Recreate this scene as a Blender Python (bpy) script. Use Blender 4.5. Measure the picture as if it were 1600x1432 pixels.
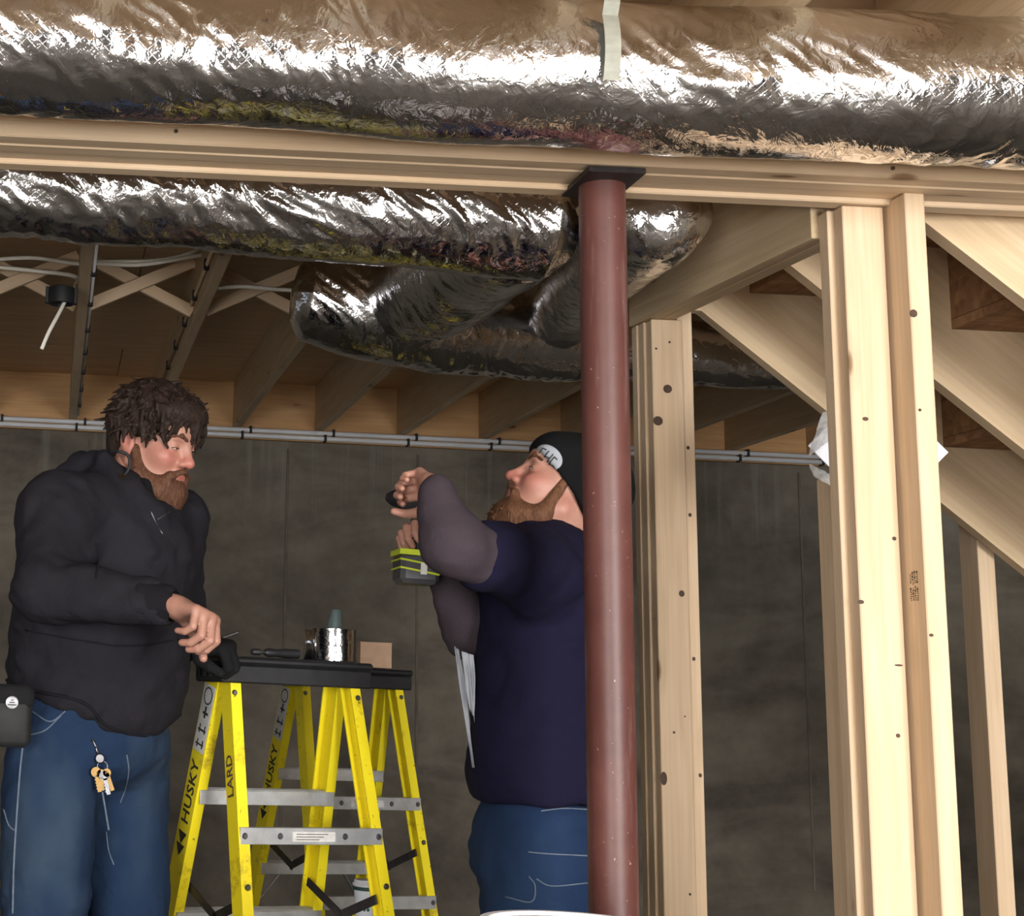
import bpy, bmesh, math, random
import numpy as np
from mathutils import Vector, Matrix
from mathutils.bvhtree import BVHTree

for o in list(bpy.data.objects): bpy.data.objects.remove(o)
scene = bpy.context.scene
COL = scene.collection

# ------------------------------------------------------------------ camera
IMG_W, IMG_H = 1600.0, 1432.0
FOC = 2500.0                                  # focal length in pixels
PITCH = math.atan(470.0 / FOC)
ROLL = math.atan(0.047)
PPX, PPY = 102.0, 580.0                       # principal point (the photo is a crop)
CAM_Z = 1.15
_r0 = Vector((1, 0, 0)); _fw = Vector((0, math.cos(PITCH), math.sin(PITCH)))
_u0 = Vector((0, -math.sin(PITCH), math.cos(PITCH)))
CR = math.cos(ROLL) * _r0 + math.sin(ROLL) * _u0
CU = -math.sin(ROLL) * _r0 + math.cos(ROLL) * _u0
CP = Vector((0, 0, CAM_Z))
cam_d = bpy.data.cameras.new('camera'); cam = bpy.data.objects.new('camera', cam_d); COL.objects.link(cam)
cam.matrix_world = Matrix(((CR.x, CU.x, -_fw.x, CP.x), (CR.y, CU.y, -_fw.y, CP.y), (CR.z, CU.z, -_fw.z, CP.z), (0, 0, 0, 1)))
cam_d.sensor_fit = 'HORIZONTAL'; cam_d.sensor_width = 36.0
cam_d.lens = FOC / IMG_W * 36.0
cam_d.shift_x = (IMG_W / 2 - PPX) / IMG_W
cam_d.shift_y = (PPY - IMG_H / 2) / IMG_W
cam_d.clip_start = 0.05
scene.camera = cam

def ray(x, y):
    return (_fw + CR * ((x - PPX) / FOC) - CU * ((y - PPY) / FOC))
def P(x, y, Y):
    d = ray(x, y); return CP + d * (Y / d.y)

# ------------------------------------------------------------------ sky, daylight, exposure
world = bpy.data.worlds.new('sky'); scene.world = world; world.use_nodes = True
bg = world.node_tree.nodes['Background']; bg.inputs[0].default_value = (0.75, 0.87, 1.0, 1); bg.inputs[1].default_value = 1.5
def area(name, loc, sx, sz, power, col, tilt=0.0):
    l = bpy.data.lights.new(name, 'AREA'); l.shape = 'RECTANGLE'; l.size = sx; l.size_y = sz; l.energy = power; l.color = col
    o = bpy.data.objects.new(name, l); COL.objects.link(o); o.location = loc; o.rotation_euler = (math.radians(90) + tilt, 0, 0)
    return o
# daylight entering by the two openings in the wall behind the photographer
YF = -2.4
WINS = [(-2.5, -0.7, 0.25, 2.2), (1.5, 3.4, 0.25, 2.2)]
for i, (a, b, c, d) in enumerate(WINS):
    area('daylight', ((a + b) / 2, YF - .12, (c + d) / 2), b - a, d - c, (150, 250)[i], (1.0, 0.975, 0.94))
sun_l = bpy.data.lights.new('sun', 'SUN'); sun_l.energy = 16.0; sun_l.color = (1.0, 0.93, 0.82); sun_l.angle = math.radians(0.6)
sun = bpy.data.objects.new('sun', sun_l); COL.objects.link(sun); sun.location = (0, -8, 9); sun.rotation_euler = (math.radians(30), 0, math.radians(-6))
vs = scene.view_settings
vs.view_transform = 'Standard'; vs.look = 'None'; vs.gamma = 1.0; vs.use_curve_mapping = False
vs.exposure = 0.83

# ------------------------------------------------------------------ helpers
def hash3(i, j, k, s):
    h = (i.astype(np.int64) * 374761393 + j.astype(np.int64) * 668265263 + k.astype(np.int64) * 2147483647 + s * 144269504) & 0xffffffff
    h = ((h ^ (h >> 13)) * 1274126177) & 0xffffffff
    return ((h ^ (h >> 16)) & 0xffff) / 32767.5 - 1.0
def vnoise(x, y, z, s=0):
    x, y, z = np.broadcast_arrays(x, y, z)
    i, j, k = np.floor(x), np.floor(y), np.floor(z)
    u, v, w = x - i, y - j, z - k
    u = u * u * (3 - 2 * u); v = v * v * (3 - 2 * v); w = w * w * (3 - 2 * w)
    r = 0
    for a in (0, 1):
        for b in (0, 1):
            for c in (0, 1):
                r = r + hash3(i + a, j + b, k + c, s) * (u if a else 1 - u) * (v if b else 1 - v) * (w if c else 1 - w)
    return r

def props(o, label=None, cat=None, group=None, kind=None):
    if label: o['label'] = label
    if cat: o['category'] = cat
    if group: o['group'] = group
    if kind: o['kind'] = kind
    return o
def empty(name, loc, label=None, cat=None, group=None, kind=None, rz=0.0):
    o = bpy.data.objects.new(name, None); COL.objects.link(o); o.location = loc; o.rotation_euler = (0, 0, rz)
    o.empty_display_size = 0.1
    return props(o, label, cat, group, kind)
WORLDLOC = {}; WORLDROT = {}
def absloc(o):
    return WORLDLOC.get(o.name, Vector(o.location)) if o else Vector((0, 0, 0))
def link(name, me, mat, parent=None, loc=(0, 0, 0), rot=None):
    """Link a mesh; loc/rot are world values, parent is an unrotated object."""
    o = bpy.data.objects.new(name, me); COL.objects.link(o)
    if mat is not None and not me.materials: me.materials.append(mat)
    WORLDLOC[o.name] = Vector(loc)
    if rot is not None: WORLDROT[o.name] = rot
    if parent is not None:
        o.parent = parent; o.location = Vector(loc) - absloc(parent)
        if parent.name in WORLDROT:
            o.location = loc; o.matrix_parent_inverse = (Matrix.Translation(absloc(parent)) @ WORLDROT[parent.name].to_matrix().to_4x4()).inverted()
    else:
        o.location = loc
    if rot is not None: o.rotation_mode = 'QUATERNION'; o.rotation_quaternion = rot
    return o
def mesh_from(name, V, F, smooth=False):
    me = bpy.data.meshes.new(name)
    V = np.asarray(V, dtype=np.float32); F = np.asarray(F) if not isinstance(F, list) else F
    if isinstance(F, np.ndarray) and F.ndim == 2:
        n, q = F.shape
        me.vertices.add(len(V)); me.vertices.foreach_set('co', V.ravel())
        me.loops.add(n * q); me.loops.foreach_set('vertex_index', F.ravel().astype(np.int32))
        me.polygons.add(n); me.polygons.foreach_set('loop_start', np.arange(0, n * q, q, dtype=np.int32))
        me.polygons.foreach_set('loop_total', np.full(n, q, dtype=np.int32))
        me.update(calc_edges=True)
    else:
        me.from_pydata([tuple(v) for v in V], [], [tuple(f) for f in F]); me.update()
    if smooth: me.polygons.foreach_set('use_smooth', np.ones(len(me.polygons), dtype=bool))
    return me
def box_bm(bm, sx, sy, sz, M=None, bev=0.0):
    r = bmesh.ops.create_cube(bm, size=1.0)
    vs_ = r['verts']
    bmesh.ops.scale(bm, vec=(sx, sy, sz), verts=vs_)
    if bev > 0:
        es = list({e for v in vs_ for e in v.link_edges})
        rr = bmesh.ops.bevel(bm, geom=es, offset=bev, segments=1, affect='EDGES', profile=0.5)
        vs_ = [v for v in rr['verts']] or vs_
        vs_ = list({v for f in rr['faces'] for v in f.verts} | {v for v in vs_ if v.is_valid})
    if M is not None: bmesh.ops.transform(bm, matrix=M, verts=[v for v in vs_ if v.is_valid])
def bm_mesh(name, bm, smooth=False):
    me = bpy.data.meshes.new(name); bmesh.ops.recalc_face_normals(bm, faces=bm.faces); bm.to_mesh(me); bm.free()
    if smooth: me.polygons.foreach_set('use_smooth', np.ones(len(me.polygons), dtype=bool))
    return me
def frame_x(d, up=Vector((0, 0, 1))):
    d = Vector(d).normalized()
    if abs(d.dot(up)) > 0.999: up = Vector((0, 1, 0))
    y = up.cross(d).normalized(); z = d.cross(y)
    return Matrix((d, y, z)).transposed()
def board(name, a, b, w, h, mat, parent=None, up=Vector((0, 0, 1)), bev=0.002):
    """A straight plank from a to b; w across, h along the up direction; grain along local X."""
    a, b = Vector(a), Vector(b); L = (b - a).length
    bm = bmesh.new(); box_bm(bm, L, w, h, None, bev)
    return link(name, bm_mesh(name, bm), mat, parent, (a + b) / 2, frame_x(b - a, up).to_quaternion())
def abox(name, x0, x1, y0, y1, z0, z1, mat, parent=None, axis=0, bev=0.002):
    c = Vector(((x0 + x1) / 2, (y0 + y1) / 2, (z0 + z1) / 2)); s = [x1 - x0, y1 - y0, z1 - z0]
    if axis == 0: return board(name, (x0, c.y, c.z), (x1, c.y, c.z), s[1], s[2], mat, parent, bev=bev)
    if axis == 1: return board(name, (c.x, y0, c.z), (c.x, y1, c.z), s[0], s[2], mat, parent, bev=bev)
    return board(name, (c.x, c.y, z0), (c.x, c.y, z1), s[0], s[1], mat, parent, up=Vector((0, 1, 0)), bev=bev)
def smoothpath(pts, n):
    pts = [np.array(p, float) for p in pts]
    q = [2 * pts[0] - pts[1]] + pts + [2 * pts[-1] - pts[-2]]
    out = []
    seg = len(pts) - 1
    for t in np.linspace(0, seg, n):
        i = min(int(t), seg - 1); u = t - i
        p0, p1, p2, p3 = q[i:i + 4]
        out.append(0.5 * ((2 * p1) + (-p0 + p2) * u + (2 * p0 - 5 * p1 + 4 * p2 - p3) * u * u + (-p0 + 3 * p1 - 3 * p2 + p3) * u ** 3))
    return np.array(out)
def sweep(pts, rad, sides=10, cap=True, flat=1.0, upv=(0, 0, 1)):
    """Tube along points; returns vertices and faces."""
    pts = np.asarray(pts, float); n = len(pts); rad = np.broadcast_to(np.asarray(rad, float), (n,))
    T = np.gradient(pts, axis=0); T /= np.linalg.norm(T, axis=1)[:, None] + 1e-12
    V = []; F = []
    u = np.array(upv, float); u = u - T[0] * (u @ T[0])
    if np.linalg.norm(u) < 1e-3: u = np.array((0, 1.0, 0)); u = u - T[0] * (u @ T[0])
    for i in range(n):
        u = u - T[i] * (u @ T[i]); u /= np.linalg.norm(u); w = np.cross(T[i], u)
        for k in range(sides):
            a = 2 * math.pi * k / sides
            V.append(pts[i] + rad[i] * (math.cos(a) * u * flat + math.sin(a) * w))
    for i in range(n - 1):
        for k in range(sides):
            F.append((i * sides + k, i * sides + (k + 1) % sides, (i + 1) * sides + (k + 1) % sides, (i + 1) * sides + k))
    if cap:
        F.append(tuple(range(sides - 1, -1, -1))); F.append(tuple((n - 1) * sides + k for k in range(sides)))
    return V, F
def cord(name, pts, r, mat, parent=None, sides=8, n=40, flat=1.0, smooth=True, upv=(0, 0, 1), loc=None):
    pp = smoothpath(pts, n) if smooth else np.array([tuple(p) for p in pts], float)
    loc = Vector(pts[0]) if loc is None else Vector(loc)
    V, F = sweep(pp - np.array(loc), r, sides, True, flat, upv)
    return link(name, mesh_from(name, V, F, True), mat, parent, loc)
def lathe(name, prof, mat, parent=None, loc=(0, 0, 0), seg=32, rot=None):
    V = []; F = []
    for r, z in prof:
        for k in range(seg):
            a = 2 * math.pi * k / seg; V.append((r * math.cos(a), r * math.sin(a), z))
    for i in range(len(prof) - 1):
        for k in range(seg):
            F.append((i * seg + k, i * seg + (k + 1) % seg, (i + 1) * seg + (k + 1) % seg, (i + 1) * seg + k))
    me = mesh_from(name, V, F, False)
    bm = bmesh.new(); bm.from_mesh(me); bmesh.ops.remove_doubles(bm, verts=bm.verts, dist=1e-6); bmesh.ops.recalc_face_normals(bm, faces=bm.faces); bm.to_mesh(me); bm.free()
    me.polygons.foreach_set('use_smooth', np.ones(len(me.polygons), dtype=bool))
    try: me.set_sharp_from_angle(angle=math.radians(40))
    except Exception: pass
    return link(name, me, mat, parent, loc, rot)

# ------------------------------------------------------------------ signed-distance modelling for soft shapes
class Field:
    def __init__(s, lo, hi, h):
        s.lo = np.array(lo, float); s.h = h
        s.n = np.ceil((np.array(hi, float) - s.lo) / h).astype(int) + 1
        s.F = np.full(s.n, 1.0, dtype=np.float32)
    def sub(s, lo, hi):
        a = np.clip(np.floor((np.array(lo) - s.lo) / s.h).astype(int), 0, s.n - 1)
        b = np.clip(np.ceil((np.array(hi) - s.lo) / s.h).astype(int) + 1, 1, s.n)
        if np.any(b <= a): return None, None
        g = [(s.lo[i] + np.arange(a[i], b[i]) * s.h).astype(np.float32) for i in range(3)]
        return tuple(slice(a[i], b[i]) for i in range(3)), (g[0][:, None, None], g[1][None, :, None], g[2][None, None, :])
    def put(s, sl, d, k, op):
        A = s.F[sl]
        if op == 'u':
            if k <= 0: s.F[sl] = np.minimum(A, d); return
            h = np.clip(0.5 + 0.5 * (A - d) / k, 0, 1); s.F[sl] = A * (1 - h) + d * h - k * h * (1 - h)
        elif op == 's':
            d = -d
            if k <= 0: s.F[sl] = np.maximum(A, d); return
            h = np.clip(0.5 - 0.5 * (A - d) / k, 0, 1); s.F[sl] = A * (1 - h) + d * h + k * h * (1 - h)
    def cone(s, a, b, ra, rb, k=0.02, op='u'):
        a = np.array(a, float); b = np.array(b, float); m = max(ra, rb) + k + 4 * s.h
        sl, g = s.sub(np.minimum(a, b) - m, np.maximum(a, b) + m)
        if sl is None: return
        ba = b - a; L2 = max(ba @ ba, 1e-9)
        px, py, pz = g[0] - a[0], g[1] - a[1], g[2] - a[2]
        t = np.clip((px * ba[0] + py * ba[1] + pz * ba[2]) / L2, 0, 1)
        d = np.sqrt((px - t * ba[0]) ** 2 + (py - t * ba[1]) ** 2 + (pz - t * ba[2]) ** 2) - (ra + t * (rb - ra))
        s.put(sl, d, k, op)
    def ell(s, c, r, k=0.02, op='u', R=None):
        c = np.array(c, float); r = np.broadcast_to(np.array(r, float), (3,)); m = r.max() + k + 4 * s.h
        sl, g = s.sub(c - m, c + m)
        if sl is None: return
        x, y, z = g[0] - c[0], g[1] - c[1], g[2] - c[2]
        if R is not None:
            R = np.array(R)  # columns are the ellipsoid's axes
            x, y, z = [R[0, i] * x + R[1, i] * y + R[2, i] * z for i in range(3)]
        k0 = np.sqrt((x / r[0]) ** 2 + (y / r[1]) ** 2 + (z / r[2]) ** 2) + 1e-6
        k1 = np.sqrt((x / r[0] ** 2) ** 2 + (y / r[1] ** 2) ** 2 + (z / r[2] ** 2) ** 2) + 1e-6
        s.put(sl, k0 * (k0 - 1) / k1, k, op)
    def plane(s, p, n, k=0.005):
        """cut away everything on the side the normal points to"""
        n = np.array(n, float); n /= np.linalg.norm(n)
        sl, g = s.sub(s.lo, s.lo + s.n * s.h)
        d = (g[0] - p[0]) * n[0] + (g[1] - p[1]) * n[1] + (g[2] - p[2]) * n[2]
        s.put(sl, -d, k, 's')
    def noise(s, amp, sc, seed=0, ridge=False, R=None):
        sl, g = s.sub(s.lo, s.lo + s.n * s.h)
        idx = np.argwhere(np.abs(s.F) < abs(amp) * 2 + 2 * s.h)
        if len(idx) == 0: return
        p = s.lo + idx * s.h
        if R is not None: p = p @ np.array(R)
        sc = np.broadcast_to(np.array(sc, float), (3,))
        v = vnoise(p[:, 0] * sc[0], p[:, 1] * sc[1], p[:, 2] * sc[2], seed)
        if ridge: v = 1 - 2 * np.abs(v)
        s.F[idx[:, 0], idx[:, 1], idx[:, 2]] += (amp * v).astype(np.float32)
    def nets(s, relax=1):
        F = s.F; n = np.array(F.shape); sg = F < 0
        corners = [sg[i:n[0] - 1 + i, j:n[1] - 1 + j, k:n[2] - 1 + k] for i in (0, 1) for j in (0, 1) for k in (0, 1)]
        cnt = sum(c.astype(np.int8) for c in corners)
        act = np.argwhere((cnt > 0) & (cnt < 8))
        idx = np.full(n - 1, -1, dtype=np.int64); idx[act[:, 0], act[:, 1], act[:, 2]] = np.arange(len(act))
        acc = np.zeros((len(act), 3)); num = np.zeros(len(act))
        for ax in range(3):
            o = [i for i in range(3) if i != ax]
            for da in (0, 1):
                for db in (0, 1):
                    a = act.copy(); a[:, o[0]] += da; a[:, o[1]] += db; b = a.copy(); b[:, ax] += 1
                    fa = F[a[:, 0], a[:, 1], a[:, 2]]; fb = F[b[:, 0], b[:, 1], b[:, 2]]
                    m = (fa < 0) != (fb < 0)
                    t = np.where(m, fa / np.where(np.abs(fa - fb) < 1e-9, 1, fa - fb), 0)
                    q = a.astype(float); q[:, ax] += t
                    acc[m] += q[m]; num[m] += 1
        V = s.lo + acc / np.maximum(num, 1)[:, None] * s.h
        Q = []
        for ax in range(3):
            o = [(ax + 1) % 3, (ax + 2) % 3]
            A = np.moveaxis(sg, ax, 0)
            e = np.argwhere(A[:-1] != A[1:])
            e2 = np.empty_like(e); e2[:, ax] = e[:, 0]
            rest = [i for i in range(3) if i != ax]; e2[:, rest[0]] = e[:, 1]; e2[:, rest[1]] = e[:, 2]
            ok = (e2[:, o[0]] > 0) & (e2[:, o[1]] > 0) & (e2[:, o[0]] < n[o[0]] - 1) & (e2[:, o[1]] < n[o[1]] - 1)
            e2 = e2[ok]
            def cell(d0, d1):
                c = e2.copy(); c[:, o[0]] -= d0; c[:, o[1]] -= d1; return idx[c[:, 0], c[:, 1], c[:, 2]]
            q = np.stack([cell(1, 1), cell(0, 1), cell(0, 0), cell(1, 0)], 1)
            ins = sg[e2[:, 0], e2[:, 1], e2[:, 2]]
            q[~ins] = q[~ins][:, ::-1]
            Q.append(q)
        Q = np.concatenate(Q); Q = Q[(Q >= 0).all(1)]
        for _ in range(relax):
            S = np.zeros_like(V); N = np.zeros(len(V))
            for i in range(4):
                a, b = Q[:, i], Q[:, (i + 1) % 4]
                for d in range(3):
                    S[:, d] += np.bincount(a, V[b, d], len(V)) + np.bincount(b, V[a, d], len(V))
                N += np.bincount(a, minlength=len(V)) + np.bincount(b, minlength=len(V))
            V = 0.5 * V + 0.5 * S / np.maximum(N, 1)[:, None]
        return V, Q
BVH = {}
def soft(name, parts, mat, parent, base, cols=None):
    """Link one mesh from (V, Q) pieces given in world space."""
    V = []; Q = []; n = 0
    for v, q in parts: V.append(v); Q.append(q + n); n += len(v)
    V = np.concatenate(V); Q = np.concatenate(Q)
    me = mesh_from(name, V - np.array(base), Q, True)
    if cols is not None:
        at = me.color_attributes.new('tint', 'FLOAT_COLOR', 'POINT')
        at.data.foreach_set('color', np.concatenate(cols).astype(np.float32).ravel())
    o = link(name, me, mat, parent, base)
    BVH[o.name] = BVHTree.FromPolygons([Vector(v) for v in V], [tuple(int(i) for i in q) for q in Q])
    return o
def hit(o, x, y, off=0.001):
    """Point on a soft object's surface met by the sight line through a photo pixel."""
    d = ray(x, y).normalized(); r = BVH[o.name].ray_cast(CP, d)
    if r[0] is None: return None, None
    n = r[1] if r[1].dot(d) < 0 else -r[1]
    return r[0] + n * off, n
def seam(name, o, pix, r, mat, parent, n=30, off=0.0005):
    pp = smoothpath([(p[0], p[1], 0) for p in pix], n); out = []
    for q in pp:
        h, nn = hit(o, q[0], q[1], off)
        if h is not None: out.append(h)
    if len(out) < 3: return None
    a = np.array([tuple(v) for v in out])
    for _ in range(2): a[1:-1] = 0.5 * a[1:-1] + 0.25 * (a[:-2] + a[2:])
    return cord(name, [Vector(v) for v in a], r, mat, parent, sides=6, smooth=False, loc=absloc(parent))
def patch(name, o, poly, mat, parent, off=0.002, thick=0.0015):
    """A thin piece lying on a soft surface, outlined by photo pixels (fan around its centre)."""
    c = np.mean(poly, 0); rings = 5; V = []; F = []; m = len(poly)
    h, n0 = hit(o, c[0], c[1], off); V.append(h)
    for r in range(1, rings + 1):
        for q in poly:
            s = c + (np.array(q) - c) * r / rings; hh, _ = hit(o, s[0], s[1], off); V.append(hh if hh is not None else V[-1])
    for k in range(m): F.append((0, 1 + k, 1 + (k + 1) % m))
    for r in range(rings - 1):
        for k in range(m):
            a = 1 + r * m + k; b = 1 + r * m + (k + 1) % m; F.append((a, a + m, b + m, b))
    base = absloc(parent); me = mesh_from(name, [tuple(Vector(v) - base) for v in V], F, True)
    ob = link(name, me, mat, parent, base)
    md = ob.modifiers.new('thickness', 'SOLIDIFY'); md.thickness = thick; md.offset = 1
    return ob
# ------------------------------------------------------------------ materials
def new_mat(name):
    m = bpy.data.materials.new(name); m.use_nodes = True; nt = m.node_tree
    return m, nt, nt.nodes['Principled BSDF']
def N(nt, t, **kw):
    n = nt.nodes.new(t)
    for k, v in kw.items():
        if hasattr(n, k) and not isinstance(v, tuple): setattr(n, k, v)
    return n
def setin(n, **kw):
    for k, v in kw.items(): n.inputs[k.replace('_', ' ')].default_value = v
def ramp(nt, fac, stops):
    r = nt.nodes.new('ShaderNodeValToRGB'); e = r.color_ramp.elements
    while len(e) < len(stops): e.new(0.5)
    for el, (p, c) in zip(e, stops): el.position = p; el.color = (*c, 1) if len(c) == 3 else c
    nt.links.new(fac, r.inputs[0]); return r.outputs[0]
def mix(nt, fac, a, b, mode='MIX'):
    n = nt.nodes.new('ShaderNodeMix'); n.data_type = 'RGBA'; n.blend_type = mode
    for s, v in ((n.inputs[0], fac), (n.inputs[6], a), (n.inputs[7], b)):
        if hasattr(v, 'links') or hasattr(v, 'is_linked'): nt.links.new(v, s)
        elif isinstance(v, (int, float)): s.default_value = v
        else: s.default_value = (*v, 1)
    return n.outputs[2]
def coords(nt, scale=(1, 1, 1), kind='Object', rnd=True, rot=(0, 0, 0)):
    tc = nt.nodes.new('ShaderNodeTexCoord'); out = tc.outputs[kind]
    if rnd:
        oi = nt.nodes.new('ShaderNodeObjectInfo'); mu = nt.nodes.new('ShaderNodeMath'); mu.operation = 'MULTIPLY'; mu.inputs[1].default_value = 61.0
        nt.links.new(oi.outputs['Random'], mu.inputs[0])
        ad = nt.nodes.new('ShaderNodeVectorMath'); ad.operation = 'ADD'
        nt.links.new(out, ad.inputs[0]); nt.links.new(mu.outputs[0], ad.inputs[1]); out = ad.outputs[0]
    mp = nt.nodes.new('ShaderNodeMapping'); mp.inputs['Scale'].default_value = scale; mp.inputs['Rotation'].default_value = rot
    nt.links.new(out, mp.inputs[0]); return mp.outputs[0]
def noise(nt, vec, scale, detail=3, rough=0.55, dist=0.0):
    n = nt.nodes.new('ShaderNodeTexNoise'); setin(n, Scale=scale, Detail=detail, Roughness=rough, Distortion=dist); nt.links.new(vec, n.inputs['Vector']); return n.outputs['Fac']
def bump(nt, bs, h, strength=0.3, dist=0.01, prev=None):
    b = nt.nodes.new('ShaderNodeBump'); b.inputs['Strength'].default_value = strength; b.inputs['Distance'].default_value = dist
    nt.links.new(h, b.inputs['Height'])
    if prev is not None: nt.links.new(prev, b.inputs['Normal'])
    nt.links.new(b.outputs[0], bs.inputs['Normal']); return b.outputs[0]
def simple(name, col, rough=0.5, metal=0.0, var=0.12, scale=20.0, bmp=0.0, spec=0.5):
    m, nt, bs = new_mat(name); v = coords(nt)
    f = noise(nt, v, scale, 4)
    c = ramp(nt, f, [(0.3, tuple(x * (1 - var) for x in col)), (0.7, tuple(min(1, x * (1 + var)) for x in col))])
    nt.links.new(c, bs.inputs['Base Color']); setin(bs, Roughness=rough, Metallic=metal); bs.inputs['Specular IOR Level'].default_value = spec
    if bmp: bump(nt, bs, noise(nt, v, scale * 6, 3), bmp, 0.002)
    return m
def wood(name, c1, c2, knots=0.055, rough=0.55):
    m, nt, bs = new_mat(name)
    v1 = coords(nt, (0.9, 9, 9)); v2 = coords(nt, (2.5, 120, 120)); vk = coords(nt, (2.6, 8, 8))
    g = noise(nt, v1, 2.2, 4, 0.55, 0.9); fine = noise(nt, v2, 1.0, 3, 0.6)
    c = ramp(nt, g, [(0.32, c2), (0.5, tuple((a + b) / 2 for a, b in zip(c1, c2))), (0.68, c1)])
    c = mix(nt, 0.22, c, ramp(nt, fine, [(0.35, tuple(x * 0.72 for x in c2)), (0.65, c1)]))
    vo = nt.nodes.new('ShaderNodeTexVoronoi'); vo.inputs['Scale'].default_value = 1.0; nt.links.new(vk, vo.inputs['Vector'])
    k = ramp(nt, vo.outputs['Distance'], [(0.0, (1, 1, 1)), (knots, (0.85, 0.85, 0.85)), (knots * 1.6, (0.18, 0.18, 0.18)), (knots * 4, (0, 0, 0))])
    c = mix(nt, k, c, tuple(x * y for x, y in zip(c2, (0.30, 0.22, 0.16))))
    nt.links.new(c, bs.inputs['Base Color']); setin(bs, Roughness=rough); bs.inputs['Specular IOR Level'].default_value = 0.25
    bump(nt, bs, fine, 0.12, 0.002)
    return m
def make_foil(name, rough=0.10, scrim=True, crinkle=0.22):
    m, nt, bs = new_mat(name); v = coords(nt, rnd=False)
    setin(bs, Metallic=1.0, Roughness=rough); bs.inputs['Base Color'].default_value = (0.74, 0.74, 0.76, 1)
    n1 = noise(nt, v, 24, 4, 0.6, 1.2); b = bump(nt, bs, n1, crinkle, 0.012)
    vo = nt.nodes.new('ShaderNodeTexVoronoi'); vo.feature = 'DISTANCE_TO_EDGE'; vo.inputs['Scale'].default_value = 34
    nt.links.new(v, vo.inputs['Vector'])
    b = bump(nt, bs, ramp(nt, vo.outputs['Distance'], [(0, (1, 1, 1)), (0.12, (0, 0, 0))]), 0.06, 0.004, b)
    if scrim:
        u = coords(nt, (1, 1, 1), 'UV', False, (0, 0, math.radians(45)))
        br = nt.nodes.new('ShaderNodeTexBrick'); br.offset = 0.0; nt.links.new(u, br.inputs['Vector'])
        setin(br, Scale=1.0); br.inputs['Mortar Size'].default_value = 0.0007; br.inputs['Brick Width'].default_value = 0.0125; br.inputs['Row Height'].default_value = 0.0125
        bump(nt, bs, br.outputs['Fac'], 0.14, 0.0010, b)
    rg = noise(nt, v, 9, 3); rr = nt.nodes.new('ShaderNodeMapRange'); nt.links.new(rg, rr.inputs[0]); rr.inputs[3].default_value = rough * 0.6; rr.inputs[4].default_value = rough * 1.7
    nt.links.new(rr.outputs[0], bs.inputs['Roughness'])
    return m
M_ = {}
M_['pine'] = wood('pine', (0.74, 0.57, 0.395), (0.63, 0.455, 0.29))
M_['pine_stair'] = wood('pine_stair', (0.72, 0.55, 0.36), (0.60, 0.43, 0.26))
M_['spruce'] = wood('spruce', (0.64, 0.50, 0.33), (0.50, 0.37, 0.22))
M_['rim'] = wood('rim_wood', (0.62, 0.38, 0.18), (0.50, 0.28, 0.12))
M_['knot'] = simple('knot_wood', (0.055, 0.024, 0.009), 0.6, 0, 0.3, 90)
M_['foil'] = make_foil('foil_jacket')
M_['foil_smooth'] = make_foil('foil_tape', 0.12, False, 0.15)
M_['strap'] = simple('galvanised_strap', (0.30, 0.30, 0.25), 0.6, 0.2, 0.15, 30)
M_['alu'] = simple('aluminium', (0.62, 0.63, 0.64), 0.42, 0.75, 0.15, 25)
M_['steel'] = simple('steel', (0.20, 0.20, 0.21), 0.42, 1.0, 0.2, 60)
M_['black_plastic'] = simple('black_plastic', (0.012, 0.012, 0.014), 0.5, 0, 0.3, 40, 0.1)
M_['black'] = simple('black_rubber', (0.010, 0.010, 0.011), 0.7, 0, 0.3, 40)
M_['white_pvc'] = simple('white_pvc', (0.66, 0.67, 0.70), 0.4, 0, 0.06, 10)
M_['cable'] = simple('white_cable', (0.74, 0.70, 0.62), 0.45, 0, 0.08, 10)
M_['card'] = simple('cardboard', (0.55, 0.36, 0.24), 0.8, 0, 0.08, 30)
M_['paper'] = simple('white_paper', (0.80, 0.83, 0.90), 0.6, 0, 0.03, 8)
M_['ink'] = simple('black_ink', (0.02, 0.018, 0.015), 0.7, 0, 0.3, 50)
M_['ink_brown'] = simple('brown_ink', (0.10, 0.06, 0.03), 0.7, 0, 0.3, 50)
M_['label'] = simple('white_label', (0.62, 0.61, 0.58), 0.55, 0, 0.15, 40)
M_['lime'] = simple('lime_plastic', (0.50, 0.60, 0.03), 0.4, 0, 0.1, 20)
M_['grey_plastic'] = simple('grey_plastic', (0.05, 0.05, 0.055), 0.45, 0, 0.15, 30)
M_['brass'] = simple('brass', (0.22, 0.14, 0.055), 0.45, 1.0, 0.15, 60)
M_['green'] = simple('green_print', (0.02, 0.13, 0.07), 0.6, 0, 0.1, 20)
M_['leather'] = simple('brown_leather', (0.10, 0.032, 0.018), 0.6, 0, 0.3, 40, 0.2)
M_['stitch'] = simple('pale_stitching', (0.10, 0.13, 0.18), 0.8, 0, 0.2, 60)
M_['white_cloth'] = simple('white_cloth', (0.34, 0.36, 0.40), 0.9, 0, 0.08, 20)
def yellow():
    m, nt, bs = new_mat('yellow_fibreglass'); v = coords(nt)
    d = noise(nt, v, 9, 6, 0.7); s = noise(nt, coords(nt, (60, 60, 6)), 1.0, 3)
    c = ramp(nt, d, [(0.30, (0.42, 0.30, 0.02)), (0.42, (0.86, 0.70, 0.015)), (1.0, (0.92, 0.78, 0.02))])
    sp = ramp(nt, noise(nt, v, 70, 2), [(0.70, (0, 0, 0)), (0.76, (1, 1, 1))])
    c = mix(nt, sp, c, (0.22, 0.14, 0.02)); nt.links.new(c, bs.inputs['Base Color']); setin(bs, Roughness=0.42); bump(nt, bs, s, 0.08, 0.002); return m
M_['yellow'] = yellow()
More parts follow.
